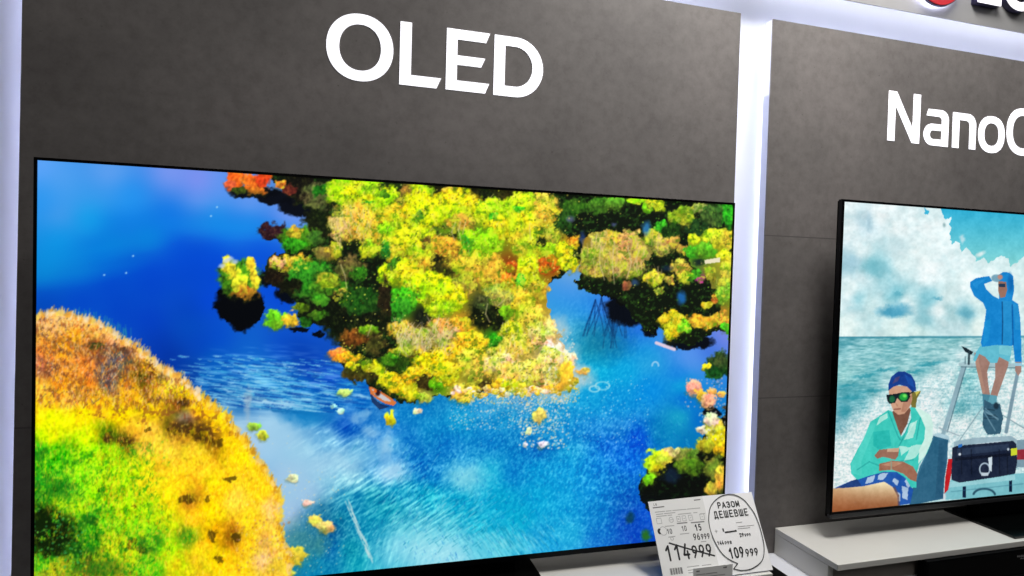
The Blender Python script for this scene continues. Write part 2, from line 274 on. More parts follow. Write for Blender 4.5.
# crowns: x, y, rx, ry, red, green, blue
CROWNS = [(300,185,14,18,12,10,10),(320,222,15,18,14,22,10),(555,210,6,20,20,40,12),(236,178,9,11,225,95,25),(230,184,5,6,200,90,50),(253,182,9,9,230,105,30),(264,179,8,9,215,65,25),(240,190,8,3,40,60,15),(258,191,9,4,200,110,30),(281,184,6,4,225,120,40),(290,190,8,5,80,30,25),
(318,196,14,14,85,85,50),(322,190,8,6,20,90,20),(345,190,20,14,165,228,10),(358,197,20,16,215,240,10),(372,187,12,9,170,230,20),(344,181,8,4,130,215,10),(368,206,8,6,30,150,30),(352,222,22,20,215,170,50),(338,226,9,14,222,185,110),(370,225,14,20,230,185,40),(335,213,6,5,30,60,20),
(272,231,14,8,40,14,28),(300,238,20,12,60,115,20),(295,232,7,7,190,160,40),(294,245,13,7,40,135,20),(315,238,7,8,50,90,30),(325,253,10,8,125,115,50),(335,250,8,8,170,160,40),(370,250,10,9,175,195,25),
(293,264,20,9,215,160,40),(280,262,8,5,225,170,120),(310,278,26,18,35,115,25),(277,275,12,9,18,14,10),(290,286,12,8,12,16,8),(330,288,18,16,60,125,25),(328,280,11,9,150,150,35),(342,296,9,6,200,160,60),(350,268,16,12,85,80,40),(360,275,10,8,40,100,20),(350,320,30,24,10,18,9),(335,310,28,16,8,14,8),(362,300,20,14,22,65,18),(320,300,9,6,50,120,25),
(300,308,9,5,80,110,20),(318,315,10,5,45,95,18),(305,322,6,5,20,80,15),(355,338,14,9,100,60,20),(340,354,12,6,215,130,50),(372,330,12,5,90,150,20),(375,345,10,12,55,55,22),(350,358,14,5,235,165,25),(360,375,18,8,50,45,15),(352,366,6,5,240,215,20),(370,366,10,6,190,160,20),(379,369,6,6,230,210,20),(365,362,8,4,60,70,20),
(395,187,16,6,20,38,12),(420,191,14,6,140,185,20),(440,188,6,4,20,25,8),(456,190,14,4,190,150,70),(478,193,26,9,18,24,10),(510,193,18,5,30,30,10),(390,203,14,14,195,230,10),(398,218,18,14,225,190,30),(405,198,7,14,130,110,40),(385,195,6,4,60,120,20),(420,207,18,18,225,225,10),(457,205,25,15,235,210,15),(440,218,30,18,215,230,10),(461,226,16,12,170,135,45),(445,232,14,7,70,90,25),(458,237,7,5,25,30,10),(490,212,16,14,200,230,20),(522,207,24,14,190,225,20),(545,202,12,10,235,185,70),(547,216,13,14,235,190,50),(515,226,24,16,230,215,20),(532,243,22,16,225,190,40),(480,243,22,13,150,222,20),(466,243,7,7,40,150,40),(495,216,5,4,60,190,30),(519,209,6,3,60,200,30),(400,235,14,12,200,215,20),(395,248,14,12,232,195,40),(415,240,20,14,205,225,20),(418,217,6,6,60,110,25),(385,228,8,6,150,230,20),(386,250,5,8,20,105,30),(426,244,5,8,100,80,30),(446,246,16,11,222,155,40),(543,243,5,6,25,30,10),(543,232,7,4,40,60,15),(553,235,8,8,170,160,50),(552,250,10,7,140,190,20),
(386,275,9,12,190,230,10),(397,265,8,7,60,120,25),(412,272,18,14,225,215,20),(425,260,13,9,225,180,40),(445,268,12,6,40,40,15),(436,258,5,4,20,20,10),(476,265,28,12,215,175,45),(500,280,20,18,205,165,45),(465,285,12,12,165,150,50),(430,288,24,16,200,225,10),(450,298,18,13,205,225,10),(405,298,14,12,60,160,22),(398,310,12,11,40,125,25),(440,310,12,8,180,222,20),(385,300,6,24,30,26,15),(385,325,7,10,15,20,10),(424,317,5,7,15,20,18),(512,283,10,12,210,115,25),(510,268,8,7,160,70,20),(530,270,12,16,208,225,20),(550,265,10,9,205,85,20),(522,281,5,6,50,170,35),(515,292,12,10,220,175,50),(524,303,14,14,230,195,40),(500,296,14,12,165,165,70),(488,317,20,12,12,18,8),(483,304,7,8,60,70,35),(507,312,6,7,110,170,20),(530,320,16,18,240,195,65),(460,324,14,7,225,165,40),(400,330,14,8,220,165,50),(415,342,18,14,170,150,80),(400,352,10,6,200,185,40),(446,335,14,12,200,160,110),(440,325,12,6,220,150,60),(470,345,18,14,240,195,30),(450,354,14,7,225,200,20),(512,330,12,8,210,205,25),(495,341,8,8,40,145,20),(520,345,18,12,220,195,70),(545,335,14,16,242,205,120),(552,352,12,10,250,220,190),(500,352,12,5,190,170,60),(538,290,10,12,200,160,40),
(398,363,20,8,30,58,12),(390,360,8,6,60,130,20),(418,356,6,5,70,22,18),(430,362,18,11,245,210,10),(388,380,10,9,240,205,20),(404,386,14,11,240,190,20),(412,396,8,6,235,200,30),(420,373,14,7,240,195,20),(427,382,12,7,45,35,12),(437,384,7,6,90,180,12),(447,372,14,11,240,210,20),(480,366,20,10,240,205,70),(500,362,18,10,245,212,150),(470,358,14,8,240,210,60),(515,373,18,10,242,205,85),(486,387,14,5,55,45,18),(462,392,12,10,245,218,70),(500,385,8,6,220,190,30),(512,386,12,6,230,200,25),(532,372,14,14,240,208,90),(550,366,13,16,245,205,110),(552,386,10,7,235,195,90),(540,384,6,5,150,110,60),(425,398,8,5,200,200,80),(476,380,8,5,150,150,40),(566,374,9,13,240,200,60),(567,360,9,8,248,225,170),
(574,207,14,9,40,85,20),(600,205,14,8,50,105,25),(615,203,9,6,90,165,40),(641,200,14,3,150,225,20),(648,207,6,5,120,200,20),(661,207,6,5,210,190,30),(655,203,9,4,170,190,30),(683,217,13,9,140,150,40),(688,211,8,6,110,150,30),(700,208,8,5,150,160,80),(715,215,14,11,50,90,35),(729,215,6,14,40,165,30),(661,226,7,6,50,165,30),(672,231,10,9,20,50,15),(700,228,14,8,25,55,25),(575,240,6,5,225,150,30),(565,222,9,12,28,66,20),(565,250,11,8,225,220,20),(602,245,12,13,190,165,80),(616,242,10,12,220,170,60),(630,244,12,13,200,155,85),(640,252,8,9,190,150,90),(653,238,10,8,165,185,40),(663,246,12,9,180,155,80),(675,242,6,7,200,140,70),(684,250,6,6,190,150,60),(695,239,5,4,220,220,30),(693,252,8,7,60,180,30),(715,238,12,9,205,215,35),(706,250,10,8,80,165,30),(728,240,6,11,215,200,50),(725,255,9,5,225,225,30),
(569,263,9,8,230,225,20),(600,262,22,15,175,155,65),(625,266,20,14,170,145,70),(588,258,8,8,120,150,40),(628,286,5,4,130,80,50),(655,278,10,8,215,215,40),(680,268,10,8,215,175,70),(670,280,5,5,180,150,60),(686,277,8,6,200,200,50),(660,291,6,4,140,150,50),(695,275,6,6,60,150,30),(701,280,4,4,170,50,130),(711,275,6,8,150,160,40),(728,270,8,10,205,185,60),(725,285,8,8,140,165,50),(722,296,8,9,110,170,40),(715,300,3,5,210,110,40),(708,305,6,4,180,170,30),(674,320,15,8,225,185,30),(673,333,10,8,200,195,20),(685,327,8,8,120,210,30),(705,322,14,7,228,155,40),(722,320,12,7,215,145,50),(727,327,6,5,70,190,30)]
LOW_BUSH = [(686,455,12,8,110,120,50),(716,432,11,15,195,190,60),(712,420,6,6,228,212,180),(703,430,5,5,225,215,180),(722,442,10,14,215,192,22),(705,446,9,8,150,160,30),(695,453,6,5,90,130,40),(655,462,10,12,205,215,25),(666,458,8,8,225,208,60),(650,479,7,6,130,210,22),(673,452,6,6,215,190,120),(690,466,14,9,70,110,22),(715,468,10,12,110,125,40),(722,478,7,14,215,178,55),(712,490,6,8,180,160,50)]

def leafy(pic):
    """leaf texture shared by all foliage: multiplier and highlight"""
    a = pic.noise(7, 7, 2); b = pic.noise(2.6, 3.0, 2, .4); c = pic.noise(1.5, 2.2, 1, -.2)
    t = .25*a+.45*b+.3*c
    return np.clip((t-.5)*2.6, -1, 1)

def paint_lake(H, nu, nv):
    p = Pic(26, 150, 742, 612, 1.7, 7)
    p.nx = p.noise(5, 5, 3); p.ny = p.noise(5, 5, 3)
    wf = p.field(LAKE_WATER, 3.4, 6, 2); ws = p.field(LAKE_WATER, 3.0, 6, 14); k_ = np.clip((385-p.Y)/40, 0, 1)[..., None]; p.img[:] = wf*(1-k_)+ws*k_
    X, Y = p.X, p.Y
    leaf = leafy(p)
    for c, col, k in (((215,266,120,17,0,.5,-.10),(0,72,210),.55),((120,292,90,16,0,.6,-.12),(0,68,198),.5),((95,250,60,9,0,.8,-.22),(6,140,222),.5),((75,272,45,9,0,.8,-.15),(6,132,215),.45),((175,222,60,12,0,.8,.02),(8,122,228),.4),((240,228,50,8,0,.8,.05),(18,150,236),.4),((90,196,40,12,0,.8,.1),(70,160,240),.35)): p.put(p.ell(*c), col, k)
    # ripples
    def ripple(cx, cy, rx, ry, n, amp):
        w, m = p.ell(cx, cy, rx, ry, 0, .55)
        q = (n[w]-.5)*2; p.img[w] += (m*amp)[..., None]*np.where(q < 0, q*.55, q)[..., None]*np.array([.9, .75, .45], np.float32)
    fine = p.noise(1.6, 2.4, 2, .5); strk = p.noise(16, 2.0, 2, .06); diag = p.noise(1.7, 9, 1, 1.02); diag2 = p.noise(1.8, 8, 1, -.55); big = p.noise(14, 9, 3)
    ripple(265, 378, 75, 24, np.clip(strk, .47, 1)+.03, 120); ripple(230, 398, 50, 20, strk, 40); ripple(350, 395, 60, 22, np.clip(strk, .45, 1)+.05, 70)
    ripple(330, 405, 70, 20, big, 60)
    ripple(480, 460, 130, 80, fine, 75); ripple(480, 460, 150, 90, big, 40); ripple(600, 400, 70, 60, fine, 32); ripple(600, 500, 60, 60, fine, 60); ripple(620, 440, 40, 24, big, 45)
    ripple(410, 505, 75, 50, diag, 42); ripple(375, 490, 45, 30, diag, 50); ripple(450, 520, 40, 26, diag, 60); ripple(510, 545, 55, 22, diag2, 60); ripple(385, 560, 50, 30, p.noise(2, 14, 2, .3), 60)
    ripple(600, 520, 70, 40, p.noise(12, 1.8, 2, .15), 26); ripple(590, 345, 40, 40, fine, 35); ripple(330, 545, 45, 35, fine, 60); ripple(340, 440, 40, 20, diag, 60)
    p.img[:] = np.clip(p.img, 0, 255)
    for x, y, l in [(232,397,20),(262,401,28),(290,407,30),(250,391,22),(305,400,26),(228,391,16),(330,394,20),(300,394,20),(275,391,16),(245,384,18),(290,384,20),(322,386,18),(230,378,16),(262,375,20),(245,366,16),(258,359,14),(280,368,18),(350,385,22),(362,396,16),(318,377,12),(222,372,16)]:
        p.put(p.ell(x, y, l*.45, 1.3, 1.6, .6, .12), (165,215,240) if y > 388 else (70,175,225), .75)
    p.put(p.ell(268, 402, 36, 3, 2, .5, .14), (170,212,240), .8)
    p.put(p.ell(250, 398, 26, 1.6, 1.5, .5, .1), (10,80,150), .8)
    p.put(p.ell(285, 411, 30, 2, 2, .5, .12), (10,100,170), .7)
    p.put(p.ell(308, 417, 22, 8, 4, .6), (15,125,195), .7)
    # pale reflection band on the water, left
    for c in ((272,432,26,14),(292,458,22,28),(300,485,24,22),(282,505,14,20),(340,462,26,12)): p.put(p.ell(*c, 5, .5), (158,203,232), .6)
    for c, col, a in (((440,550,52,15),(158,226,240),.6),((392,472,15,11),(170,216,242),.75),((467,477,19,12),(155,222,236),.6),((420,532,34,12),(110,208,228),.45),((500,548,34,10),(100,208,228),.5),((372,455,20,10),(120,195,230),.6),((520,505,70,40),(0,172,215),.4),((600,380,50,34),(10,175,228),.35),((470,420,80,24),(10,150,212),.35),((575,440,30,60),(20,165,222),.25)): p.put(p.ell(*c, 6, .6), col, a)
    for k in range(520):
        x = p.rng.normal(275, 42); y = 357+p.rng.random()**.8*52+(x-275)*.05; l = p.rng.uniform(3, 11)*(1+(y-357)/60); b = p.rng.random()
        if y < 300 or x > 372: continue
        p.line([(x-l/2, y-l*.05), (x, y+.6), (x+l/2, y+l*.09)], .8+b*.5, ((60,165,220),(110,195,232),(150,212,240),(12,72,165))[int(b*4)], .5)
    for k in range(900):                                            # wind ripples, fine combs of light
        z = p.rng.integers(3)
        cx, cy, sx, sy, an = ((405,508,34,22,-.95),(448,520,30,14,-.62),(505,540,26,10,.95))[z]
        x = p.rng.normal(cx, sx); y = p.rng.normal(cy, sy); l = p.rng.uniform(3, 8)
        p.line([(x-l*np.cos(an)/2, y-l*np.sin(an)/2), (x+l*np.cos(an)/2, y+l*np.sin(an)/2)], .7, ((150,222,236),(0,125,165),(110,210,230))[k % 3], .42)
    for k in range(1500):
        x = p.rng.uniform(400, 690); y = p.rng.uniform(395, 560); l = p.rng.uniform(1, 3)
        p.line([(x, y), (x+l*.4, y+l)], .7, ((90,205,235),(0,95,190),(60,185,230))[k % 3], .4)
    # bare tree reflected in the inlet
    for bx, by in ((596,300),(602,298),(618,300),(622,302),(612,312)):
        for k in range(5):
            P = [(bx, by)]; dx = p.rng.uniform(-.5, .35)
            for q in range(6):
                dx += p.rng.uniform(-.15, .15); P.append((P[-1][0]+dx*5, P[-1][1]+6))
            p.line(P, 1.1, (10,50,110), .55)
    p.put(p.ell(603, 340, 24, 18, 5, .6), (10,95,130), .45)
    # floating litter
    p.specks(500, (450,396,565,430), .9, [(215,225,235),(230,225,200),(120,190,220)], .7)
    p.specks(260, (520,400,570,450), 1.1, [(235,235,235),(240,220,180)], .8)
    p.specks(420, (395,405,600,540), .8, [(60,190,230),(120,210,235)], .5)
    p.specks(240, (570,375,650,445), .8, [(110,205,235),(200,235,245)], .6)
    p.specks(120, (270,470,345,575), 1.0, [(220,215,170),(200,215,200)], .6)
    for x, y in ((104,275),(126,273),(133,256),(217,207),(211,216)): p.put(p.ell(x, y, .9, .9, 0, .5), (150,210,250))
    for cx, cy, rx, ry in ((603,386,7,4),(595,389,5,3)):
        for t in np.linspace(0, 6.3, 26): p.put(p.ell(cx+rx*np.cos(t), cy+ry*np.sin(t), .9, .8, 0, .5), (150,220,235), .7)
    for t in np.linspace(0, 3.1, 14): p.put(p.ell(656+4*np.cos(t)*.8, 366-4*np.sin(t), .9, .8, 0, .5), (150,205,240), .8)
    # halo of dry reed round the island tip
    for x, y, rx, ry in ((562,352,16,8),(572,375,12,16),(580,372,9,7),(556,396,16,6),(560,330,9,12),(585,378,12,10)): p.put(p.ell(x, y, rx, ry, 4, .5), (205,215,215), .55)
    # dark mirror images of the banks
    for x, y, rx, ry in ((255,192,26,6),(275,198,18,7),(300,206,20,10),(238,302,24,20),(242,318,14,14),(268,278,9,8),(290,294,14,9),(632,308,26,18),(650,326,8,10),(690,342,24,7),(712,412,10,5),(300,330,10,3),(318,335,5,3)):
        p.put(p.ell(x, y, rx, ry, 4, .12), (3,6,14), .97)
    p.put(p.poly([(578,262),(590,292),(612,299),(630,310),(640,322),(655,336),(662,318),(662,290),(640,270)], 4), (6,8,8))
    # island and far bank: dark understorey first, crowns over it
    w, m = p.poly(ISLAND, 4)
    p.put((w, m), (14,22,10))
    und = p.noise(3, 3, 2)
    p.img[w] += (m*np.clip(und[w]-.55, 0, 1)*180)[..., None]*np.array([.5, 1., .25], np.float32)
    cf = p.field([(c[0], c[1])+tuple(c[4:7]) for c in CROWNS], 4., 4, 1)
    for CP in ([(335,178),(470,182),(556,196),(560,230),(578,245),(572,262),(545,284),(552,320),(572,360),(560,394),(500,390),(455,396),(400,392),(385,376),(420,366),(395,345),(400,325),(392,300),(392,255),(350,236),(334,212),(340,190)],
               [(583,240),(600,230),(640,236),(652,250),(640,274),(610,278),(582,268)],[(690,235),(730,228),(736,345),(716,318),(722,300),(690,262)]):
        w, m = p.poly(CP, 5); p.put((w, m), cf*.86)
    def crown(x, y, rx, ry, r, g, b, k=1.):
        if lum0(r, g, b) > 250 and rx > 5: p.put(p.ell(x-.6, y+1.8, rx*1.03, ry*1.03, min(7, .5*min(rx, ry)+1.4), .3), (70,84,14), .32)
        w, m = p.ell(x, y, rx, ry, min(7, .5*min(rx, ry)+1.4), .16)
        if m.size == 0: return
        l = leaf[w]*k; lum = r+g+b
        base = np.array([r, g, b], np.float32)
        up = np.clip((p.Y[w]-y)/ry, -1.2, 1.2)                                        # lighter top, darker skirt of every crown in the film
        s = 1+.20*(-up)*(lum > 150)
        amp = .34 if lum > 250 else .7
        n2 = p.mid[w]
        f = s*(1.08+np.where(l < 0, l*amp*1.1, l*.2))*(1-.42*np.clip(n2-.5+.10*up, 0, 1)*(lum > 200))
        c = base[None, None]*np.clip(f, .06, 1.3)[..., None]
        c += (6+np.clip(l, 0, 1)*38)[..., None]*np.array([1., 1., .25], np.float32)
        sel = p.noise_hue[w]
        c *= 1+(sel[..., None]-.5)*np.array([.30, -.10, .2], np.float32)*1.3
        p.put_arr(w, m, c)
    p.noise_hue = p.noise(9, 9, 2); p.mid = np.clip((p.noise(4.2, 4.2, 2)-.5)*2.4+.5, 0, 1)
    def put_arr(w, m, c): p.img[w] = p.img[w]*(1-m[..., None])+c*m[..., None]
    p.put_arr = put_arr
    for c in CROWNS: crown(*c)
    # twigs and leaf clumps over the lit canopy
    MI = np.zeros((p.h, p.w), np.float32)
    for c in CROWNS:
        if sum(c[4:7]) > 300:
            w, m = p.ell(c[0], c[1], c[2], c[3], 3); MI[w] = np.maximum(MI[w], m)
    MI *= m_full(p, ISLAND)
    cl = p.noise(4.5, 4.0, 3); cl2 = p.noise(2.4, 2.6, 2); og = p.noise(13, 11, 2)
    gm = (MI*np.clip((cl-.60)*9, 0, 1)*.62)[..., None]; p.img[:] = p.img*(1-gm)+np.array([70, 120, 14], np.float32)*gm
    gm = (MI*np.clip((.42-cl)*8, 0, 1)*.6)[..., None]; p.img[:] = p.img*(1-gm)+np.array([250, 245, 60], np.float32)*gm
    gm = (MI*np.clip((cl2-.73)*10, 0, 1)*.5)[..., None]; p.img[:] = p.img*(1-gm)+np.array([60, 62, 12], np.float32)*gm
    gm = (MI*np.clip((og-.52)*5, 0, 1)*.30)[..., None]; p.img[:] = p.img*(1-gm)+np.array([150, 235, 10], np.float32)*gm
    def twigs(n, boxs, mask, cols, lmin, lmax, slant, a, wd=.75):
        xs = p.rng.uniform(boxs[0], boxs[2], n); ys = p.rng.uniform(boxs[1], boxs[3], n)
        for x, y in zip(xs, ys):
            j = int((x-p.x0)*p.ss); i = int((y-p.y0)*p.ss)
            if not (0 <= i < p.h and 0 <= j < p.w) or mask[i, j] < .5: continue
            l = p.rng.uniform(lmin, lmax); k = p.rng.normal(0, slant)
            p.line([(x, y), (x+k*l, y-l)], wd, cols[p.rng.integers(len(cols))], a*p.rng.uniform(.4, 1))
    p.twigs = twigs
    twigs(2600, (225,172,734,400), MI, [(250,240,130),(245,225,90),(235,250,90),(255,215,110)], 1.5, 4.5, .5, .55)
    twigs(1900, (225,172,734,400), MI, [(80,100,12),(120,80,16),(50,110,16)], 1.5, 4.5, .5, .5)
    twigs(260, (580,236,665,285), MI, [(235,200,150),(215,180,120)], 4, 9, .25, .6)
    twigs(200, (395,322,450,356), MI, [(245,225,190),(225,200,170)], 4, 9, .5, .6)
    twigs(160, (335,212,372,250), MI, [(245,225,170),(250,200,110)], 4, 9, .4, .6)
    twigs(300, (500,325,575,398), MI, [(255,245,210),(250,225,150)], 2, 6, .5, .6)
    # glints of water through the far bank
    for x, y, rx, ry, c in ((682,298,4,6,(30,110,190)),(636,283,4,3,(50,80,120)),(583,238,2.5,7,(35,60,110)),(647,228,4,6,(50,130,190)),(571,219,4,3,(90,95,130)),(614,224,3,2,(70,80,120)),(668,268,5,3,(20,40,60)),(700,262,6,3,(15,25,35))): p.put(p.ell(x, y, rx, ry, 2, .5), c, .85)
    # bare grey trunks among the crowns
    for P in ([(461,222),(459,230),(461,240)],[(456,222),(452,232),(455,240)],[(466,222),(463,234)],[(615,242),(613,262),(615,284)],[(628,246),(632,262),(628,278)],[(601,246),(600,262),(605,280)],[(640,250),(634,266)],[(347,288),(345,275),(341,265)],[(398,336),(402,348),(408,356)],[(414,330),(413,345)],[(420,334),(417,350)],[(430,330),(424,345)],[(505,300),(498,306)],[(488,304),(486,314),(490,322)],[(372,325),(368,336)],[(530,225),(531,240)],[(350,212),(356,224)],[(343,220),(352,236)]): p.line(P, 1.0, (225,205,150), .6)
    p.specks(700, (340,180,580,400), .9, [(250,245,120),(255,235,90),(240,255,60)], .7, mask=m_full(p, ISLAND))
    p.specks(500, (340,180,580,400), 1.0, [(25,40,10),(60,40,10)], .6, mask=m_full(p, ISLAND))
    p.specks(420, (560,196,734,340), .8, [(150,210,60),(220,210,90),(90,190,40)], .6, mask=m_full(p, ISLAND))
    p.specks(200, (545,330,575,398), 1.1, [(250,240,225),(235,225,215)], .6)
    for k in range(90):
        x = p.rng.uniform(452, 578); y = 391+p.rng.normal(0, 2.6)-(x > 560)*6; r = p.rng.uniform(1.5, 4.2)
        crown(x, y, r, r*.8, *[(240,200,50),(245,220,130),(240,215,170),(215,170,40),(235,225,200),(190,170,40)][p.rng.integers(6)])
    p.specks(420, (470,388,580,404), .9, [(240,225,180),(230,225,215),(235,200,100)], .7)
    # lone shrub and its mirror image
    p.put(p.poly([(216,292),(222,300),(214,308),(222,318),(232,326),(243,332),(250,326),(258,322),(264,310),(262,296),(256,290),(232,286)], 3), (3,5,9))
    crown(240, 277, 21, 17, 60, 120, 20); crown(245, 292, 13, 7, 165, 100, 30)
    for x, y, l in ((226,264,12),(231,272,12),(238,277,12),(244,284,14),(252,270,14),(256,280,12),(250,262,8),(236,286,8)): crown(x, y, 4, l*.8, 215, 205, 40)
    for x, y in ((226,261),(230,259),(222,266),(235,262)): p.put(p.ell(x, y, 3, 2.4, 1.5, .5), (205,215,225), .8)
    # low shrub islets
    crown(275, 320, 12, 9, 110, 190, 30); crown(290, 320, 8, 7, 225, 172, 40)
    for k in ((566,375,9,13,240,195,50),(584,372,6,4,225,180,80),(391,420,5,8,230,208,20),(418,411,5,4,225,222,175),(540,415,7,7,240,210,100),(529,431,3,5,225,220,180),(543,444,6,3.5,215,222,232),(526,445,2,3,220,225,235),(254,427,7,4,140,190,60),(263,436,6,4.5,195,212,50),(293,479,6,4,218,218,175),(308,503,6,4,225,212,175),(315,520,7,6,235,200,85),(326,527,9,6,235,192,110),(296,557,10,10,240,200,30),(345,393,8,3,190,218,115),(333,406,3,3,150,215,230),(341,412,4,3,190,220,220),(273,568,12,9,240,200,25),(288,574,8,4,215,210,80)): crown(*k, .7)
    for x, y, rx, ry in ((356,418,6,6),(366,414,5,4),(371,432,8,5),(384,450,6,9),(388,440,5,10)): p.put(p.ell(x, y, rx, ry, 4, .6), (160,208,236), .55)
    p.put(p.ell(248, 405, 3, 15, 3, .6), (190,200,205), .5); p.put(p.ell(300, 545, 18, 22, 6, .5), (120,165,110), .35); p.put(p.ell(322, 545, 8, 10, 5, .6), (90,150,110), .35)
    # birds' wake of reed heads
    for k in range(34):
        t = k/33; x = 349+22*t+p.rng.uniform(-3, 3)*(1-t*.5); y = 505+55*t+p.rng.uniform(-2, 2)
        p.line([(x-2, y-5), (x+2, y+4)], 1.0, (200,225,225), .6)
    # canoe and paddler
    p.put(p.poly([(369,388),(374,398),(381,404),(390,407),(380,410),(372,402)]), (20,25,60), .7)
    p.put(p.poly([(369,387),(372,387),(380,391),(390,397),(397,403),(394,406),(386,404),(377,399),(371,394)]), (215,120,60))
    p.put(p.poly([(372,389),(380,393),(389,399),(392,402),(385,401),(376,396)]), (200,200,205))
    p.put(p.ell(378, 393, 2.6, 3.2, 0, .3), (50,20,25)); p.put(p.ell(375.5, 391.5, 1.6, 1.6, 0, .3), (235,110,30))
    # two pale boats on the right
    p.line([(657,343),(665,346),(675,349.5)], 3.2, (225,205,225)); p.put(p.poly([(705,260),(721,257.5),(721,262),(706,264)]), (238,228,195))
    # right edge: shrubs and lower right bank
    for k in ((718,368,12,12,14,50,20),(722,360,10,9,40,66,30),(707,368,4,4,205,212,30),(714,374,8,6,14,70,24),(695,389,8,8,225,150,125),(702,396,6,6,235,165,50),(710,402,9,7,230,155,120),(713,392,5,4,232,165,80),(723,394,5,4,235,175,80),(727,408,4,4,60,60,50)): crown(*k, .9)
    p.specks(70, (686,378,730,408), 1., [(245,190,180),(240,200,190)], .7)
    w, m = p.poly([(641,500),(640,484),(645,476),(650,462),(655,454),(664,456),(676,450),(690,453),(700,447),(703,436),(710,424),(728,412),(742,412),(742,548),(700,548),(662,520),(645,508)], 4)
    p.put((w, m), (8,12,7)); p.img[w] += (m*np.clip(und[w]-.6, 0, 1)*150)[..., None]*np.array([.3, .8, .25], np.float32)
    p.put(p.ell(672, 476, 8, 7, 4, .5), (25,50,90), .5)
    for c in LOW_BUSH: crown(*c)
    p.specks(60, (700,412,730,440), 1.1, [(240,235,210)], .6)
    p.put(p.ell(631, 518, 4, 6, 3, .4, .3), (5,60,75), .8); p.put(p.ell(647, 536, 5, 5, 3, .4), (40,110,20), .9)
    # left bank
    for k in range(60):
        x = 70+k*1.0+p.rng.uniform(-2, 2); y = 318+max(0, (x-85))*.42; h = p.rng.uniform(3, 11)
        p.line([(x, y+6), (x+p.rng.uniform(-2, 2), y-h)], .9, (40,140,170), .5)
    w, m = p.poly(LEFT_LAND, 3.5)
    col = p.field(LAND_COL, 4.2, 4)
    l = leaf+.0; hue = p.noise(8, 8, 2); mid = p.noise(4, 4, 2)
    orange = np.clip((395-Y+(X-30)*.12)/40, 0, 1)                   # upper bank is rough, dry brush
    green = np.clip((150-X+(Y-480)*.25)/50, 0, 1)*np.clip((Y-430)/30, 0, 1)
    amp = .36+.34*orange+.42*green
    f = 1.05+np.where(l < 0, l*amp*.8, l*.12)
    c = col*np.clip(f, .05, 1.4)[..., None]
    c += (np.clip(l, 0, 1)*30)[..., None]*np.array([1., .8, .35], np.float32)
    c += ((hue-.5)*40)[..., None]*np.array([.8, -.6, .25], np.float32)
    c -= (np.clip(.42-mid, 0, 1)*220*(green*.8+orange*.5+.12))[..., None]*np.array([1.3, .9, .35], np.float32)
    p.put_arr(w, m[..., None][..., 0], np.clip(c, 0, 255)[w])
    M = m_full(p, LEFT_LAND)
    up_ = M*(Y < 405+(X-30)*.18); lo_ = M*(1-(Y < 405+(X-30)*.18)); gw = (p.noise(22, 22, 3)-.5)*60; gr_ = M*np.clip((168-X+gw+(Y-500)*.08)/22, 0, 1)*np.clip((Y-438+gw*.3)/18, 0, 1)
    for x, y, rx, ry in ((183,401,5,2.5),(172,430,4,3),(190,427,3,3),(107,437,3,3),(124,441,5,4),(150,375,4,4),(148,430,2,2),(230,479,5,2.5),(236,538,4,3),(213,536,3,5),(207,499,3,3),(96,346,7,3),(124,349,3,2),(186,500,7,4),(140,550,4,3),(102,492,3,4),(132,505,2,2),(131,545,4,5),(92,523,5,4),(218,560,5,2),(200,436,6,3),(216,443,6,4)): p.put(p.ell(x, y, rx*1.15, ry*1.2, 4.5, .2), (55,42,12) if x > 105 else (20,60,15), .75)
    for x, y, rx, ry in ((40,523,14,11),(50,545,16,12),(60,533,10,12),(44,536,10,20),(72,548,9,7)): p.put(p.ell(x, y, rx, ry, 7, .15), (4,14,7), .85)
    cl = p.noise(4.5, 5.5, 3); gm = (gr_*np.clip((cl-.60)*9, 0, 1)*.7)[..., None]; p.img[:] = p.img*(1-gm)+np.array([20, 130, 18], np.float32)*gm
    gm = (gr_*np.clip((.38-cl)*8, 0, 1)*.5)[..., None]; p.img[:] = p.img*(1-gm)+np.array([205, 240, 20], np.float32)*gm
    gm = (up_*np.clip((cl-.58)*9, 0, 1)*.6)[..., None]; p.img[:] = p.img*(1-gm)+np.array([120, 62, 40], np.float32)*gm
    dk = p.noise(6, 5, 3)
    for cx, cy, rx, ry, a in ((120,352,14,7,.9),(150,372,12,9,.8),(112,378,16,10,.6),(96,346,10,4,.7),(182,402,8,4,.8),(196,432,22,10,.85),(176,428,10,6,.7),(125,441,10,5,.9),(108,438,5,4,.8),(60,350,26,14,.45),(45,372,16,8,.5),(80,392,30,8,.35),(150,400,24,8,.35)):
        w, m = p.ell(cx, cy, rx, ry, 5, .6); q = m*np.clip((dk[w]-.44)*8, 0, 1)*a
        p.put((w, q), (58, 38, 22) if cx > 140 or cy > 430 else (74, 48, 44))
    p.twigs(2000, (30,312,230,410), up_, [(250,195,120),(245,170,60),(250,150,40),(240,200,170)], 2, 6, .35, .65)
    p.twigs(1500, (30,316,230,410), up_, [(150,60,30),(90,50,50),(190,90,20),(60,60,80)], 2, 5, .5, .6)
    p.twigs(3600, (30,380,290,608), lo_, [(255,225,80),(250,210,20),(255,200,60),(235,230,20)], 2, 7, .3, .5)
    p.twigs(1700, (100,380,290,608), lo_, [(200,140,10),(215,150,20),(170,120,10)], 2, 6, .35, .45)
    p.twigs(1800, (30,435,180,608), gr_, [(120,225,20),(190,240,20),(60,190,20)], 1.5, 4, .5, .6)
    p.twigs(1200, (30,435,180,608), gr_, [(15,110,20),(10,80,20)], 1.5, 4, .5, .55)
    # ragged rim of the bank: reed heads over the water
    LL = LEFT_LAND[:26]
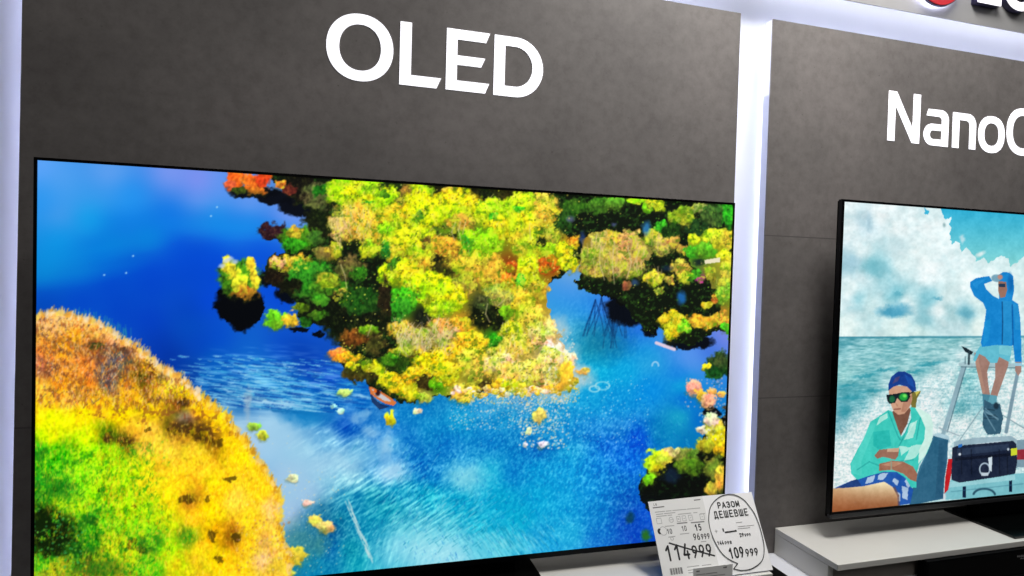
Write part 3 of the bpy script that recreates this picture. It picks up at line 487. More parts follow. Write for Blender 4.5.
    for (ax, ay), (bx, by) in zip(LL[:-1], LL[1:]):
        n = int(math_hyp(bx-ax, by-ay)*1.1)+1
        for k in range(n):
            t = p.rng.random(); x = ax+(bx-ax)*t+p.rng.normal(0, 1.5); y = ay+(by-ay)*t+p.rng.normal(0, 1.2)
            c = [(240,195,130),(245,205,90),(235,215,180),(225,160,60)][p.rng.integers(4)] if x < 200 else [(250,215,60),(240,190,40),(235,200,120),(200,140,30)][p.rng.integers(4)]
            p.line([(x-1, y+3), (x+p.rng.uniform(-1.5, 3), y-p.rng.uniform(2, 6))], .9, c, .75)
            if p.rng.random() < .5: p.put(p.ell(x, y, p.rng.uniform(1.5, 3.5), p.rng.uniform(1.5, 3), 1.5, .4), c, .8)
    p.specks(420, (30,314,170,400), 1.1, [(245,190,150),(250,200,90),(225,100,50),(70,60,70)], .65, mask=M)
    p.specks(420, (100,380,285,600), 1.2, [(255,215,80),(250,190,70),(215,150,20)], .5, mask=M, stretch=1.5)
    p.specks(420, (32,440,170,600), 1.3, [(170,240,30),(215,240,30),(20,140,30)], .55, mask=M)
    dkn = p.noise(7, 6, 3)
    for cx, cy, rx, ry, a in ((42,524,15,14,1),(50,542,18,13,1),(58,530,16,12,.8),(40,486,12,10,.5),(62,492,16,8,.45),(88,522,8,6,.7),(76,550,14,8,.7),(95,568,26,8,.55),(150,545,12,8,.6),(40,456,8,5,.5)):
        w, m = p.ell(cx, cy, rx, ry, 6, .5); q = m*np.clip((dkn[w]-.30)*6, 0, 1)*a; p.put((w, q), (5, 26, 10) if a > .75 else (14, 88, 22))
    up2 = m_full(p, LEFT_LAND)[..., None]; p.img[:] = p.img*(1+up2*.05)+up2*np.array([8, 5, -6], np.float32)
    p.specks(130, (32,505,85,570), 1.2, [(40,160,50),(120,200,60),(60,170,90)], .7)
    p.specks(160, (235,520,290,580), 1.3, [(225,185,150),(250,210,60),(170,110,70)], .6)
    p.specks(60, (240,400,290,560), 1.0, [(215,215,190)], .35)
    p.img[:] = np.clip(p.img, 0, 255)
    return p, (p.sample(H, nu, nv) if H is not None else None)

def lum0(r, g, b): return r+g+b
def math_hyp(a, b): return (a*a+b*b)**.5
def m_full(p, P):
    w, m = p.poly(P, 3); M = np.zeros((p.h, p.w), np.float32); M[w] = m; return M

SKY = [(848,206,225,240,242),(880,215,232,244,245),(900,230,228,242,243),(850,230,222,238,240),(866,222,180,210,220),(851,262,165,205,218),(862,250,220,238,240),(874,268,120,190,202),(884,270,150,205,215),(868,275,205,228,232),(895,245,190,220,225),(903,262,215,235,236),(920,255,225,240,240),(930,275,230,242,243),(940,240,228,242,243),(950,262,215,235,237),(950,295,220,238,238),(970,285,228,242,242),(980,300,220,238,236),(850,290,225,240,240),(850,305,210,232,235),(858,300,150,205,215),(870,305,200,228,230),(900,296,110,185,200),(905,300,220,236,236),(930,299,130,195,208),(940,310,228,240,240),(845,325,220,238,235),(900,325,215,235,232),(925,318,150,200,210),(950,312,170,210,215),(966,314,100,175,192),(960,322,200,225,228),(980,325,225,240,235),(920,332,205,232,230),(1060,300,225,240,238),(1120,280,220,238,240),(1160,310,215,235,235),(1100,330,210,232,232)]
SEA = [(845,341,60,150,165),(900,341,70,160,170),(950,340,80,165,172),(980,345,150,205,210),(850,355,120,190,198),(880,350,110,185,192),(920,352,130,195,200),(950,350,140,200,205),(860,370,110,185,190),(900,370,120,190,195),(925,370,90,175,185),(870,378,80,170,180),(845,375,130,200,200),(890,385,170,215,218),(850,392,50,150,165),(860,400,60,155,170),(845,408,60,155,172),(868,390,90,175,185),(930,380,205,230,232),(950,375,205,230,232),(965,355,200,228,232),(880,405,215,235,235),(850,420,150,200,208),(842,418,80,160,178),(860,430,222,236,236),(845,450,225,236,234),(870,425,225,238,238),(930,400,222,236,238),(940,420,215,232,232),(960,405,70,160,170),(955,395,190,222,225),(965,380,110,190,195),(970,400,120,190,200),(975,375,130,200,205),(990,380,200,225,228),(1010,380,205,228,228),(1015,400,225,240,240),(965,425,215,232,232),(1020,430,215,232,232),(1015,360,150,205,210),(1060,400,215,235,235),(1100,370,120,190,198),(1150,360,90,175,185),(1140,430,210,230,232),(845,475,220,232,230),(950,440,200,222,225)]
def paint_boat(H, nu, nv):
    p = Pic(826, 196, 1210, 524, 2.6, 11)
    p.nx = p.noise(3.2, 3.2, 3); p.ny = p.noise(3.2, 3.2, 3)
    X, Y = p.X, p.Y
    sky = p.field(SKY, 3.6); sea = p.field(SEA, 3.6)
    bl_ = 1-np.abs(p.noise(16, 12, 4)*2-1)*2.2; sky += (np.clip(bl_, -1, 1)*9)[..., None]; bil = p.noise(11, 9, 4)-.5; sky += bil[..., None]*np.array([42, 26, 24], np.float32)
    sky += (p.noise(5, 4, 2)-.5)[..., None]*np.array([22, 14, 12], np.float32)
    blue = np.stack([45+np.clip((Y-208)/60, 0, 1)*90, 175+np.clip((Y-208)/60, 0, 1)*40, 214+0*Y], -1).astype(np.float32)
    p.img[:] = sky
    for P in ([(924,206),(930,211),(929,215),(926,213)],[(940,206),(946,219),(951,217),(951,225),(951,238),(953,246),(957,241),(960,244),(962,252),(967,247),(975,256),(977,262),(984,258),(990,263),(997,258),(1002,256),(1009,258),(1012,268),(1016,263),(1022,259),(1040,252),(1060,262),(1090,240),(1130,232),(1170,250),(1214,240),(1214,196),(940,196)]):
        w, m = p.poly(P, 2.2); p.put((w, m), blue)
    p.put(p.ell(963, 239, 2.2, 4, 1.5, .5), (200,228,235), .8); p.put(p.ell(981, 254, 5, 2, 1, .5, -.5), (225,240,240), .9); p.put(p.ell(945, 225, 1.4, 2, 0, .6), (60,110,115), .5)
    for x, y, rx, ry, c, a in ((874,268,12,8,(115,185,198),.7),(852,262,8,6,(165,205,220),.6),(894,312,15,5,(55,150,185),.85),(900,308,10,5,(90,170,198),.6),(925,320,7,5,(135,195,205),.6),(966,314,8,3.5,(100,172,192),.7),(955,318,10,3,(170,210,215),.6),(870,222,3,9,(165,200,215),.6),(857,308,8,3,(165,212,220),.6),(899,294,4,1.6,(90,170,188),.8),(938,298,5,1.8,(85,165,188),.8),(898,248,9,9,(198,222,226),.5),(952,290,7,7,(195,222,224),.5)):
        p.put(p.ell(x, y, rx, ry, 2.5, .5), c, a)
    # sea below the horizon
    hor = 337.3-(X-842)*.006
    wv = p.noise(9, 1.6, 3, -.02); wv2 = p.noise(4, 1.4, 2, -.05); sp = p.noise(1.4, 1.4, 2)
    sea = sea*.74+np.array([205, 228, 230], np.float32)*.26
    sea += ((wv-.5)*120*np.clip(1-(Y-337)/120, .25, 1))[..., None]*np.array([1.1, .75, .7], np.float32)
    sea += ((wv2-.5)*55)[..., None]*np.array([1, .7, .6], np.float32)
    foam = np.clip((Y-(352+(960-X)*.42))/18, 0, 1)
    sea += ((sp-.5)*90*foam)[..., None]*np.array([1, .6, .5], np.float32)
    sea = np.clip(sea, 0, 242)
    m = (Y > hor).astype(np.float32)[..., None]; p.img[:] = p.img*(1-m)+sea*m
    p.put(p.poly([(832,336.6),(1214,334.6),(1214,336.6),(832,338.8)]), (60,140,160), .75)
    for x, y, rx, ry in ((866,376,12,1.8),(872,391,14,2),(850,398,13,2.5),(885,370,10,1.4),(930,364,14,1.8),(915,372,9,1.4),(848,386,9,1.6),(846,412,5,6)): p.put(p.ell(x, y, rx, ry, 2, .5, -.12), (38,145,162), .75)
    # stern frame
    g = (140,172,184)
    p.line([(965,364),(955,398),(944,434)], 4.2, g); p.line([(967,366),(948,432)], 1.0, (80,110,125)); p.line([(961,364.5),(1021,365.5)], 3.4, (165,195,202)); p.line([(962,367),(1020,368)], .8, (80,110,120)); p.line([(1019,370),(1013,400),(1007,432)], 3.6, (120,150,165))
    p.line([(985,405),(960,441)], .9, (130,160,170)); p.line([(1003,415),(1024,428),(1060,440)], .9, (120,150,160)); p.line([(940,428),(960,436)], 1.0, (150,170,180))
    p.put(p.poly([(962,346),(967,348),(972,351),(974,352),(972,355),(966,352)]), (20,35,45)); p.line([(970,352),(969.5,364)], 2, (40,60,70)); p.line([(966,357),(966,364)], 1, (90,120,130))
    # seated man in the blue jacket
    sk = (160,124,112)
    p.put(p.poly([(975,353),(991,353),(991,362),(988,372),(989,384),(991,396),(984,397),(980,380),(977,368)]), sk)
    p.put(p.poly([(997,352),(1011,352),(1009,366),(1004,380),(998,397),(991,396),(996,378),(996,364)]), sk)
    p.put(p.poly([(979,358),(982,372),(986,392),(984,394),(979,376),(976,362)]), (185,145,125), .6)
    p.put(p.poly([(974,360),(977,352),(981,346),(990,344),(1013,344),(1012,354),(1010,362),(1000,357),(998,363),(991,363),(986,357),(980,354),(976,362)]), (95,185,205))
    p.put(p.poly([(1000,346),(1013,344),(1011,356),(1000,354)]), (130,205,215), .6)
    p.put(p.poly([(983,394),(991,395),(991,404),(989,412),(984,408)]), (70,130,150)); p.put(p.poly([(991,395),(998,396),(997,408),(991,413),(988,404)]), (90,155,172))
    p.put(p.poly([(985,400),(993,404),(1001,404),(1004,418),(1001,434),(988,435),(983,425)], .8), (50,90,112))
    for k in range(8): p.line([(984+p.rng.uniform(0,6), 405+p.rng.uniform(0,18)), (994+p.rng.uniform(0,8), 410+p.rng.uniform(0,22))], 1.0, ((120,160,178),(25,50,65))[k % 2], .8)
    p.put(p.ell(997, 406, 2.6, 3.4, 0, .3), (25,45,60))
    bl = (20,132,206)
    p.put(p.poly([(999,275),(1004,272),(1010,272.5),(1014,276),(1015,290),(1013,300),(1019,304),(1021,318),(1022,340),(1022.5,364),(1016,364),(1014,345),(1012,346),(998,345),(983,347),(981.5,343),(985,325),(987,310),(984,303),(975,296),(971,287),(971,282),(977,278),(990,276),(993,281),(985,284),(987,289),(994,296),(1000,299)]), bl)
    p.put(p.poly([(1003,300),(1013,302),(1014,330),(1011,345),(1003,345)]), (40,145,205), .7)
    p.put(p.poly([(985,322),(992,318),(990,340),(984,346)]), (30,150,215), .6); p.put(p.poly([(1014,303),(1019,306),(1021,330),(1016,330)]), (45,150,210), .6); p.line([(1013,305),(1014,345)], 1.0, (8,80,150)); p.put(p.poly([(973,284),(980,280),(988,279),(980,284),(978,290)]), (40,150,220), .6)
    p.line([(1003,302),(1003.5,322),(1003,344)], .9, (10,60,110)); p.put(p.ell(1011, 283, 2.6, 9, 0, .4), (8,95,170), .7)
    p.put(p.poly([(999,281),(1007,282),(1008,290),(1006,297),(1001,298),(999,291)]), (150,108,92)); p.put(p.poly([(999,284),(1006,283.5),(1006,287),(1000,287)]), (20,50,80), .9)
    p.put(p.ell(997, 278, 5, 3.6, .8, .2), (120,165,185)); p.put(p.ell(1001, 277, 2.5, 2.4, 0, .3), (195,140,125)); p.put(p.poly([(1016,362),(1022,362),(1022,372),(1019,376),(1016,371)]), (160,125,115)); p.put(p.poly([(1016,363),(1023,363),(1023,366),(1016,366)]), (150,195,215))
    # cooler box, deck and fittings
    p.put(p.poly([(1012,441),(1060,436),(1060,466),(1012,468)]), (120,150,165)); p.put(p.poly([(1018,450),(1060,446),(1060,458),(1018,460)]), (150,45,60))
    p.put(p.poly([(946,481),(1016,474),(1060,470),(1214,458),(1214,490),(946,500)]), (120,188,198)); p.put(p.poly([(950,482),(1016,475),(1016,480),(950,488)]), (150,205,212))
    p.put(p.poly([(955,442),(975,438),(1012,436),(1018,440),(1018,446),(954,449)]), (150,178,190)); p.put(p.poly([(976,444),(1002,441),(1002,446),(976,448)]), (190,210,220))
    p.put(p.poly([(953,448),(958,446),(1014,441),(1017,444),(1018,462),(1016,474),(1000,477),(960,483),(952,480)]), (26,36,58)); p.put(p.poly([(958,449),(1010,444),(1010,450),(958,456)]), (45,60,85), .8); p.put(p.poly([(956,458),(1014,453),(1014,456),(956,461)]), (12,18,34), .8)
    for x in (962,972,1000,1008): p.line([(x,450),(x+.4,474)], .9, (14,20,34), .8)
    for t in np.linspace(0, 6.3, 40): p.put(p.ell(985.5+5*np.cos(t), 469.5+6*np.sin(t), .7, .7, 0, .4), (170,190,205))
    p.put(p.poly([(989,458),(993,457),(992.5,472),(990,470)]), (205,220,228)); p.put(p.poly([(982,473),(989,473),(989,476),(982,476)]), (190,205,215)); p.put(p.ell(960.5, 454.5, 1.3, 1.3, 0, .3), (210,220,230)); p.put(p.ell(1009, 449.5, 1.1, 1.3, 0, .3), (190,205,215))
    p.put(p.poly([(959,445),(963,444),(963,447),(959,448)]), (40,110,190)); p.put(p.poly([(1011.5,449),(1018,448),(1018,455),(1012,456)]), (205,215,50))
    p.put(p.poly([(949,459),(953,459),(952,474),(949,490),(945,494),(946,478)]), (190,28,34)); p.put(p.ell(944, 497, 2.6, 3, 0, .4), (210,220,225))
    for x, y in ((965,493),(1011.5,487)): p.put(p.poly([(x-1.6,y-6),(x+1.6,y-6.3),(x+1.6,y+5),(x-1.6,y+5)]), (10,30,60))
    for t in np.linspace(.2, 2.9, 24): p.put(p.ell(985+11*np.cos(t), 496-7*np.sin(t), 1.1, 1.1, 0, .4), (35,75,95), .8)
    p.line([(952,492),(1024,484)], .8, (60,120,140), .6)
    # seat back
    p.put(p.poly([(934,435),(939,433),(949,436),(951,442),(947,445),(936,440)]), (170,202,214)); p.put(p.poly([(934,436),(949,440),(948,462),(945,480),(944,499),(910,506),(913,490),(921,466),(929,450)]), (44,98,128)); p.put(p.poly([(940,440),(948,441),(944,497),(936,499)]), (36,84,114), .8); p.line([(934,438),(926,456),(917,480)], 1.0, (80,140,165), .6)
    # seated woman with crossed arms
    p.put(p.poly([(891,412),(912,408),(908,424),(901,437),(895,428)]), (120,82,66))
    p.put(p.poly([(836,488),(852,481),(866,477),(884,470),(900,472),(909,480),(914,490),(911,504),(898,506),(897,494),(886,484),(866,487),(850,489),(836,491)]), (30,84,168)); p.put(p.poly([(834,490),(850,482),(858,479),(862,486),(850,489)]), (30,60,120))
    for P in ([(868,478),(876,475),(874,482),(866,484)],[(880,474),(889,473),(884,480),(878,480)],[(895,478),(900,481),(898,486),(893,482)],[(903,486),(909,488),(908,500),(903,498)],[(897,492),(901,494),(901,502),(898,502)],[(908,478),(911,486),(909,488),(905,482)]): p.put(p.poly(P, .8), (205,222,235), .8)
    w, m = p.poly([(828,489),(848,488),(864,486.5),(885,482),(893,487),(898,495),(899,508),(828,520)])
    t = np.clip((Y-484)/26, 0, 1)[..., None]; leg = np.array([238,220,176])*(1-t)**1.3+np.array([146,84,48])*(1-(1-t)**1.3)
    dk = np.clip((868-X)/30, 0, 1)[..., None]*.25; p.put((w, m), (leg*(1-dk)+np.array([170,98,52])*dk).astype(np.float32)); p.line([(895,488),(899,496),(899.5,506)], 2., (110,66,50), .7)
    aq = (62,200,186)
    p.put(p.poly([(889,410),(893,412),(899,430),(902,437),(906,432),(912,418),(911,408),(914,405),(924,411),(931,415),(934,424),(933,440),(928,453),(920,464),(917,476),(917,488),(912,488),(906,478),(897,472),(885,472),(870,476),(858,480),(852,474),(851,464),(858,450),(866,436),(871,422),(879,417)]), aq)
    p.put(p.poly([(871,422),(877,424),(870,442),(862,462),(862,476),(853,474),(852,464),(862,444)]), (84,212,198), .7); p.put(p.poly([(874,432),(890,430),(892,446),(880,450),(874,446)]), (36,180,172), .8)
    p.put(p.poly([(914,405),(924,411),(931,415),(934,424),(933,440),(926,456),(919,464),(920,450),(925,440),(926,428),(922,418)]), (222,244,234), .9)
    for P in ([(905,440),(913,424),(918,420),(914,438)],[(912,446),(925,444),(916,458),(904,462)],[(880,418),(888,413),(888,418),(877,426)],[(900,446),(912,448),(902,456)],[(908,436),(911,430),(916,422),(910,424)]): p.put(p.poly(P, .6), (205,240,228), .75)
    for P in ([(889,412),(899,437),(901,440)],[(912,420),(903,440),(900,446)],[(898,462),(914,460)],[(921,418),(917,440)],[(858,470),(870,462),(880,466)]): p.line(P, .9, (22,140,140), .7)
    p.put(p.poly([(875,456),(880,450),(890,449),(900,448),(899,456),(896,460),(884,457),(878,459)]), (150,106,88)); p.put(p.poly([(888,449),(900,448),(899,452),(888,452)]), (215,180,150), .8)
    p.put(p.poly([(880,464),(893,461),(904,462),(914,467),(918,474),(917,482),(911,480),(904,474),(893,470),(880,471)]), (158,108,86)); p.put(p.poly([(882,465),(893,462),(903,463),(895,467)]), (200,155,125), .6); p.line([(892,460),(892,470)], 1.2, (150,160,140))
    p.put(p.poly([(911,392),(917,392),(922,391),(918,398),(917,408),(912,407)], .8), (120,112,52)); p.put(p.poly([(916,392),(921,391),(917,396)]), (200,190,80))
    p.put(p.poly([(889,389),(895,386),(906,386),(912,390),(913,400),(910,408),(905,414),(899,415),(894,411),(891,403)]), (205,158,130)); p.put(p.poly([(905,398),(913,395),(912,404),(906,412),(902,412)]), (165,112,90), .6)
    p.put(p.poly([(889,391),(889,385),(892,377),(898,372),(905,371.5),(912,375),(916,382),(917,391),(913,392),(908,387),(900,385),(894,387)]), (22,62,142)); p.put(p.poly([(893,384),(896,378),(901,376),(899,381)]), (90,70,110), .7); p.put(p.poly([(905,374),(913,379),(915,388),(909,384)]), (30,90,180), .6)
    p.put(p.poly([(887,395),(896,394),(903,392.5),(910,392),(911,397),(908,402),(902,402),(898,398),(896,403),(890,404),(888,401)]), (14,28,36)); p.put(p.ell(892.8, 399.3, 2.9, 3.5, 0, .25), (24,100,62)); p.put(p.ell(904.2, 397.2, 4.3, 3.8, 0, .25), (34,165,62)); p.put(p.ell(905.5, 396, 2, 1.6, 0, .4), (110,225,90)); p.line([(910,394),(914,392)], 1.2, (20,30,36))
    p.line([(895,409.5),(901,409)], 1.1, (130,70,62)); p.line([(897,404),(898,406)], 1., (165,110,88), .7)
    grain = (p.noise(6, 8, 2)-.5)*18+(p.noise(1.6, 1.6, 1)-.5)*9
    p.img[:] = np.clip(p.img+grain[..., None], 0, 255)
    return p, (p.sample(H, nu, nv) if H is not None else None)

# ---------------------------------------------------------------- the two pictures as colours on the screens
H_LAKE = [[938.77319, 3.024, 33.69746], [115.21658, -447.49941, 604.80785], [0.34662, -0.0172, 1.0]]
H_BOAT = [[656.47393, 2.52908, 832.18815], [83.21852, -313.25588, 512.46579], [0.25022, -0.01189, 1.0]]
def screen_material(name):
    M = bpy.data.materials.new(name); M.use_nodes = True; nt = M.node_tree; b = nt.nodes['Principled BSDF']
    a = nt.nodes.new('ShaderNodeAttribute'); a.attribute_name = 'picture'
    b.inputs['Base Color'].default_value = (.004, .004, .005, 1); b.inputs['Roughness'].default_value = .25; b.inputs['Specular IOR Level'].default_value = .15
    nt.links.new(a.outputs['Color'], b.inputs['Emission Color']); b.inputs['Emission Strength'].default_value = 1.0
    try: M.cycles.emission_sampling = 'NONE'
    except Exception: pass
    return M
def screen(w, h, nu, nv, colours, name, y, parent):
    """flat panel w x h standing on Z = 0, centred on X = 0, one colour per lattice point"""
    u, v = np.meshgrid(np.linspace(0, 1, nu+1), np.linspace(0, 1, nv+1))
    co = np.stack([(u-.5)*w, np.full_like(u, y), v*h], -1).reshape(-1, 3).astype(np.float32)
    i = (np.arange(nv)[:, None]*(nu+1)+np.arange(nu)[None]).ravel()
    f = np.stack([i, i+1, i+nu+2, i+nu+1], 1).astype(np.int32)
    me = bpy.data.meshes.new('screen'); me.vertices.add(len(co)); me.vertices.foreach_set('co', co.ravel())
    me.loops.add(f.size); me.loops.foreach_set('vertex_index', f.ravel())
    me.polygons.add(len(f)); me.polygons.foreach_set('loop_start', np.arange(0, f.size, 4, dtype=np.int32))
    me.update(calc_edges=True)
    at = me.color_attributes.new('picture', 'FLOAT_COLOR', 'POINT')
    at.data.foreach_set('color', np.concatenate([colours, np.ones((len(colours), 1), np.float32)], 1).ravel().astype(np.float32))
    return link('screen', me, screen_material(name), parent)
def frame(w, h, bl, br, bt, bb, y0, y1, M, parent, name='bezel', bev=.0008):
    """four-sided frame round a w x h opening"""
    X0, X1 = -w/2-bl, w/2+br
    return shape(name, [[(X0, -bb), (X1, -bb), (X1, h+bt), (X0, h+bt)], [(-w/2, 0), (-w/2, h), (w/2, h), (w/2, 0)]], y0, y1-y0, M, parent)

# ---------------------------------------------------------------- setting
YP = .100           # front face of the display boards
wall = box('wall_back', (-3.0, .170, -1.0), (6.0, .290, 2.6), M_WHITE_WALL); tag(wall, kind='structure')
flo = box('floor', (-3.0, -4.5, -1.02), (6.0, .29, -1.0), M_FLOOR); tag(flo, kind='structure')
sh = box('lower_shelf', (-2.2, -.099, -.127), (5.2, .169, -.115), M_SHELF, None, .001)
cab = box('cabinet', (-2.15, -.130, -.98), (5.15, .168, -.1275), M_CAB, None, .002); tag(cab, 'black base cabinet under the white shelf ledge', 'cabinet')
tag(sh, 'long white shelf ledge running along the wall below both white risers', 'shelf')
sk_ = box('plinth', (-2.1, -.10, -1.0), (5.1, .15, -.98), M_CAB, cab)
trim = box('trim_1', (-3.0, YP, 1.399), (6.0, .1035, 2.2), M_FASCIA); tag(trim, kind='structure')

def board(x0, x1, z0, z1, label, M=None, dx=0.):
    t = thing('display_board', ((x0+x1)/2, YP, z0)); cx = (x0+x1)/2
    tag(t, label, 'display panel')
    def loc(o): o.location = (-cx, -YP, -z0); return o
    out = [[(x0-dx, z0), (x1, z0), (x1, z1), (x0, z1)]]
    loc(shape('board_face', out, YP, .004, M or M_STONE, t)); loc(shape('board_core', out, YP+.004, .024, M_EDGE, t))
    return t, loc
t1, loc1 = board(-.0665, 1.503, -.114, 1.3150, 'grey stone-look wall board behind the left television, with four large white capitals', M_STONE_L, .0125)
t2, loc2 = board(1.6018, 3.30, -.114, 1.3142, 'grey stone-look wall board behind the right television, right of the white lit gap')
loc1(boxes('led_strip', [((1.415, .150, -.10), (1.423, .158, 1.27))], M_LED, t1))
loc1(box('led_strip', (.0, .150, 1.272), (1.455, .158, 1.280), M_LED_TOP, t1))
loc1(box('led_strip', (-.036, .150, -.10), (-.028, .158, 1.27), M_LED_DIM, t1))
loc2(boxes('led_strip', [((1.640, .150, -.10), (1.648, .158, 1.27))], M_LED, t2))
loc2(box('led_strip', (1.65, .150, 1.272), (3.25, .158, 1.280), M_LED_TOP, t2))
fl = box('cove_light', (-1.5, .112, 1.44), (5.0, .120, 1.448), M_LED_TOP, trim)

# ---------------------------------------------------------------- lettering on the boards
LY = YP-.0009
def glyph(loops, par, lc, name='letter'): return lc(shape(name, loops, LY, .0008, M_LETTER, par))
w1 = thing('heading', (0, 0, 0)); w1.parent = t1; loc1(w1)
def loc0(o): return o
glyph([superring(.5500, 1.1040, .0705, .0720, 2.1), superring(.5501, 1.1040, .0438, .0494, 2.15)], w1, loc0)
glyph([[(.6346, 1.1726), (.6598, 1.1726), (.6598, 1.0580), (.7272, 1.0580), (.7172, 1.0346), (.6346, 1.0346)]], w1, loc0)
glyph([[(.7378, 1.1724), (.8376, 1.1724), (.8288, 1.1497), (.7628, 1.1497), (.7628, 1.1142), (.8276, 1.1142), (.8184, 1.0930), (.7628, 1.0930), (.7628, 1.0580), (.8384, 1.0580), (.8291, 1.0352), (.7378, 1.0352)]], w1, loc0)
outer = [(.8485, 1.0348), (.8485, 1.1724)]+ring(.9000, 1.1036, .0676, .0688, 30, 90, -90)
inner = [(.8748, 1.0588), (.8748, 1.1505)]+ring(.8995, 1.1046, .0420, .0459, 30, 90, -90)
glyph([outer, inner], w1, loc0)
w2 = thing('heading', (0, 0, 0)); w2.parent = t2; loc2(w2)
glyph([[(1.9965, 1.1702), (2.0248, 1.1702), (2.0868, 1.0715), (2.0868, 1.1702), (2.1126, 1.1702), (2.1126, 1.0304), (2.0849, 1.0304), (2.0223, 1.1300), (2.0223, 1.0304), (1.9965, 1.0304)]], w2, loc0)
glyph([[(2.1432, 1.1338), (2.1850, 1.1342)]+ring(2.1925, 1.1062, .0285, .0282, 12, 90, 0)+[(2.2210, 1.0300), (2.1600, 1.0300)]+ring(2.1590, 1.0612, .0315, .0312, 20, 270, 90)+[(2.1948, 1.0925)]+ring(2.1830, 1.1030, .0118, .0112, 8, 0, 90)+[(2.1360, 1.1142)],
       [(2.1948, 1.0738), (2.1640, 1.0738)]+ring(2.1635, 1.0612, .0125, .0125, 12, 90, 270)+[(2.1948, 1.0489)]], w2, loc0)
glyph([[(2.2362, 1.1338), (2.2940, 1.1338)]+ring(2.2960, 1.1010, .0320, .0328, 12, 90, 0)+[(2.3280, 1.0310), (2.3022, 1.0310), (2.3022, 1.0960)]+ring(2.2880, 1.0985, .0142, .0145, 10, 0, 90)+[(2.2626, 1.1130), (2.2626, 1.0306), (2.2362, 1.0306)]], w2, loc0)
glyph([superring(2.3905, 1.0815, .0532, .0548, 2.3), superring(2.3905, 1.0815, .0288, .0336, 2.35)], w2, loc0)
def arc_c(cx, cz, rx, rz, t, a0, a1, p=2.3, n=44):
    o, q = [], []
    for k in range(n+1):
        a = math.radians(a0+(a1-a0)*k/n); c, s = math.cos(a), math.sin(a)
        f = lambda v: math.copysign(abs(v)**(2/p), v)
        o.append((cx+rx*f(c), cz+rz*f(s))); q.append((cx+(rx-t)*f(c), cz+(rz-t*.88)*f(s)))
    return o+q[::-1]
glyph([arc_c(2.5200, 1.1005, .0690, .0718, .0255, 52, 308)], w2, loc0)
glyph([ring(2.660, 1.0815, .0532, .0548, 50, -8, 318)+ring(2.660, 1.0815, .0285, .0330, 26, 318, 196), ring(2.660, 1.0830, .0285, .0330, 24, 12, 168)], w2, loc0)
glyph([[(2.738, 1.175), (2.763, 1.175), (2.763, 1.0304), (2.738, 1.0304)]], w2, loc0); glyph([[(2.786, 1.175), (2.811, 1.175), (2.811, 1.0304), (2.786, 1.0304)]], w2, loc0)

# ---------------------------------------------------------------- raised sign on the fascia
d = thing('logo_disc', (2.140, YP, 1.510)); tag(d, 'round red backlit logo disc on the grey fascia, left of the raised letters', 'sign')
shape('disc_return', [ring(0, 0, .0905, .0905, 64)], -.020, .007, M_SIGN_SIDE, d)
shape('disc_face', [ring(0, 0, .0872, .0872, 64)], -.0232, .003, M_RED, d)
shape('halo_light', [ring(0, 0, .083, .083, 48)], -.0125, .003, M_HALO, d)
def sign_letter(x, z, loops, label):
    t = thing('raised_letter', (x, YP, z)); tag(t, label, 'sign letter', 'raised white letters on the fascia')
    shape('letter_return', loops, -.019, .018, M_SIGN_SIDE, t, .0)
    shape('letter_face', loops, -.0220, .003, M_SIGN_FACE, t, .0)
sign_letter(2.364, 1.4525, [[(-.078, .0), (.012, .0), (.012, .026), (-.048, .026), (-.048, .125), (-.078, .125)]], 'raised white letter L on the grey fascia, beside the red disc')
sign_letter(2.453, 1.4505, [arc_c(.0, .066, .066, .066, .028, 42, 332, 2.1)+[(.062, .070), (.010, .070), (.010, .050), (.040, .050)][0:0], [(.004, .046), (.066, .046), (.066, .072), (.004, .072)]], 'raised white letter G on the grey fascia at the right edge of the photo')

# ---------------------------------------------------------------- risers under the televisions
def riser(x0, x1, label):
    t = thing('display_riser', ((x0+x1)/2, -.01, -.115)); tag(t, label, 'riser', 'white risers under the televisions')
    ox, oy, oz = -(x0+x1)/2, .01, .115
    def P(o): o.location = (ox, oy, oz); return o
    P(box('top_slab', (x0, -.1175, -.0600), (x1, YP-.001, -.0450), M_RISER, t, .0012))
    P(boxes('side_panel', [((x0, -.088, -.1148), (x0+.016, YP-.001, -.0602))], M_RISER, t, .0008))
    P(boxes('side_panel', [((x1-.016, -.088, -.1148), (x1, YP-.001, -.0602))], M_RISER, t, .0008))
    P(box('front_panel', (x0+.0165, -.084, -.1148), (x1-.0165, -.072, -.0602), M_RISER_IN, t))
    return t
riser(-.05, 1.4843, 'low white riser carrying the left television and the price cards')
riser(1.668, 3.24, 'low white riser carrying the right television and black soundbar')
bx = thing('media_box', (1.545, -.09, -.115)); tag(bx, 'flat black box on the shelf in the gap between the two white risers', 'media box')
box('case', (-.054, -.045, 0), (.054, .122, .011), M_HOUSING, bx, .001)
box('front_glass', (-.050, -.0462, .002), (.050, -.0452, .009), M_BLACK, bx)

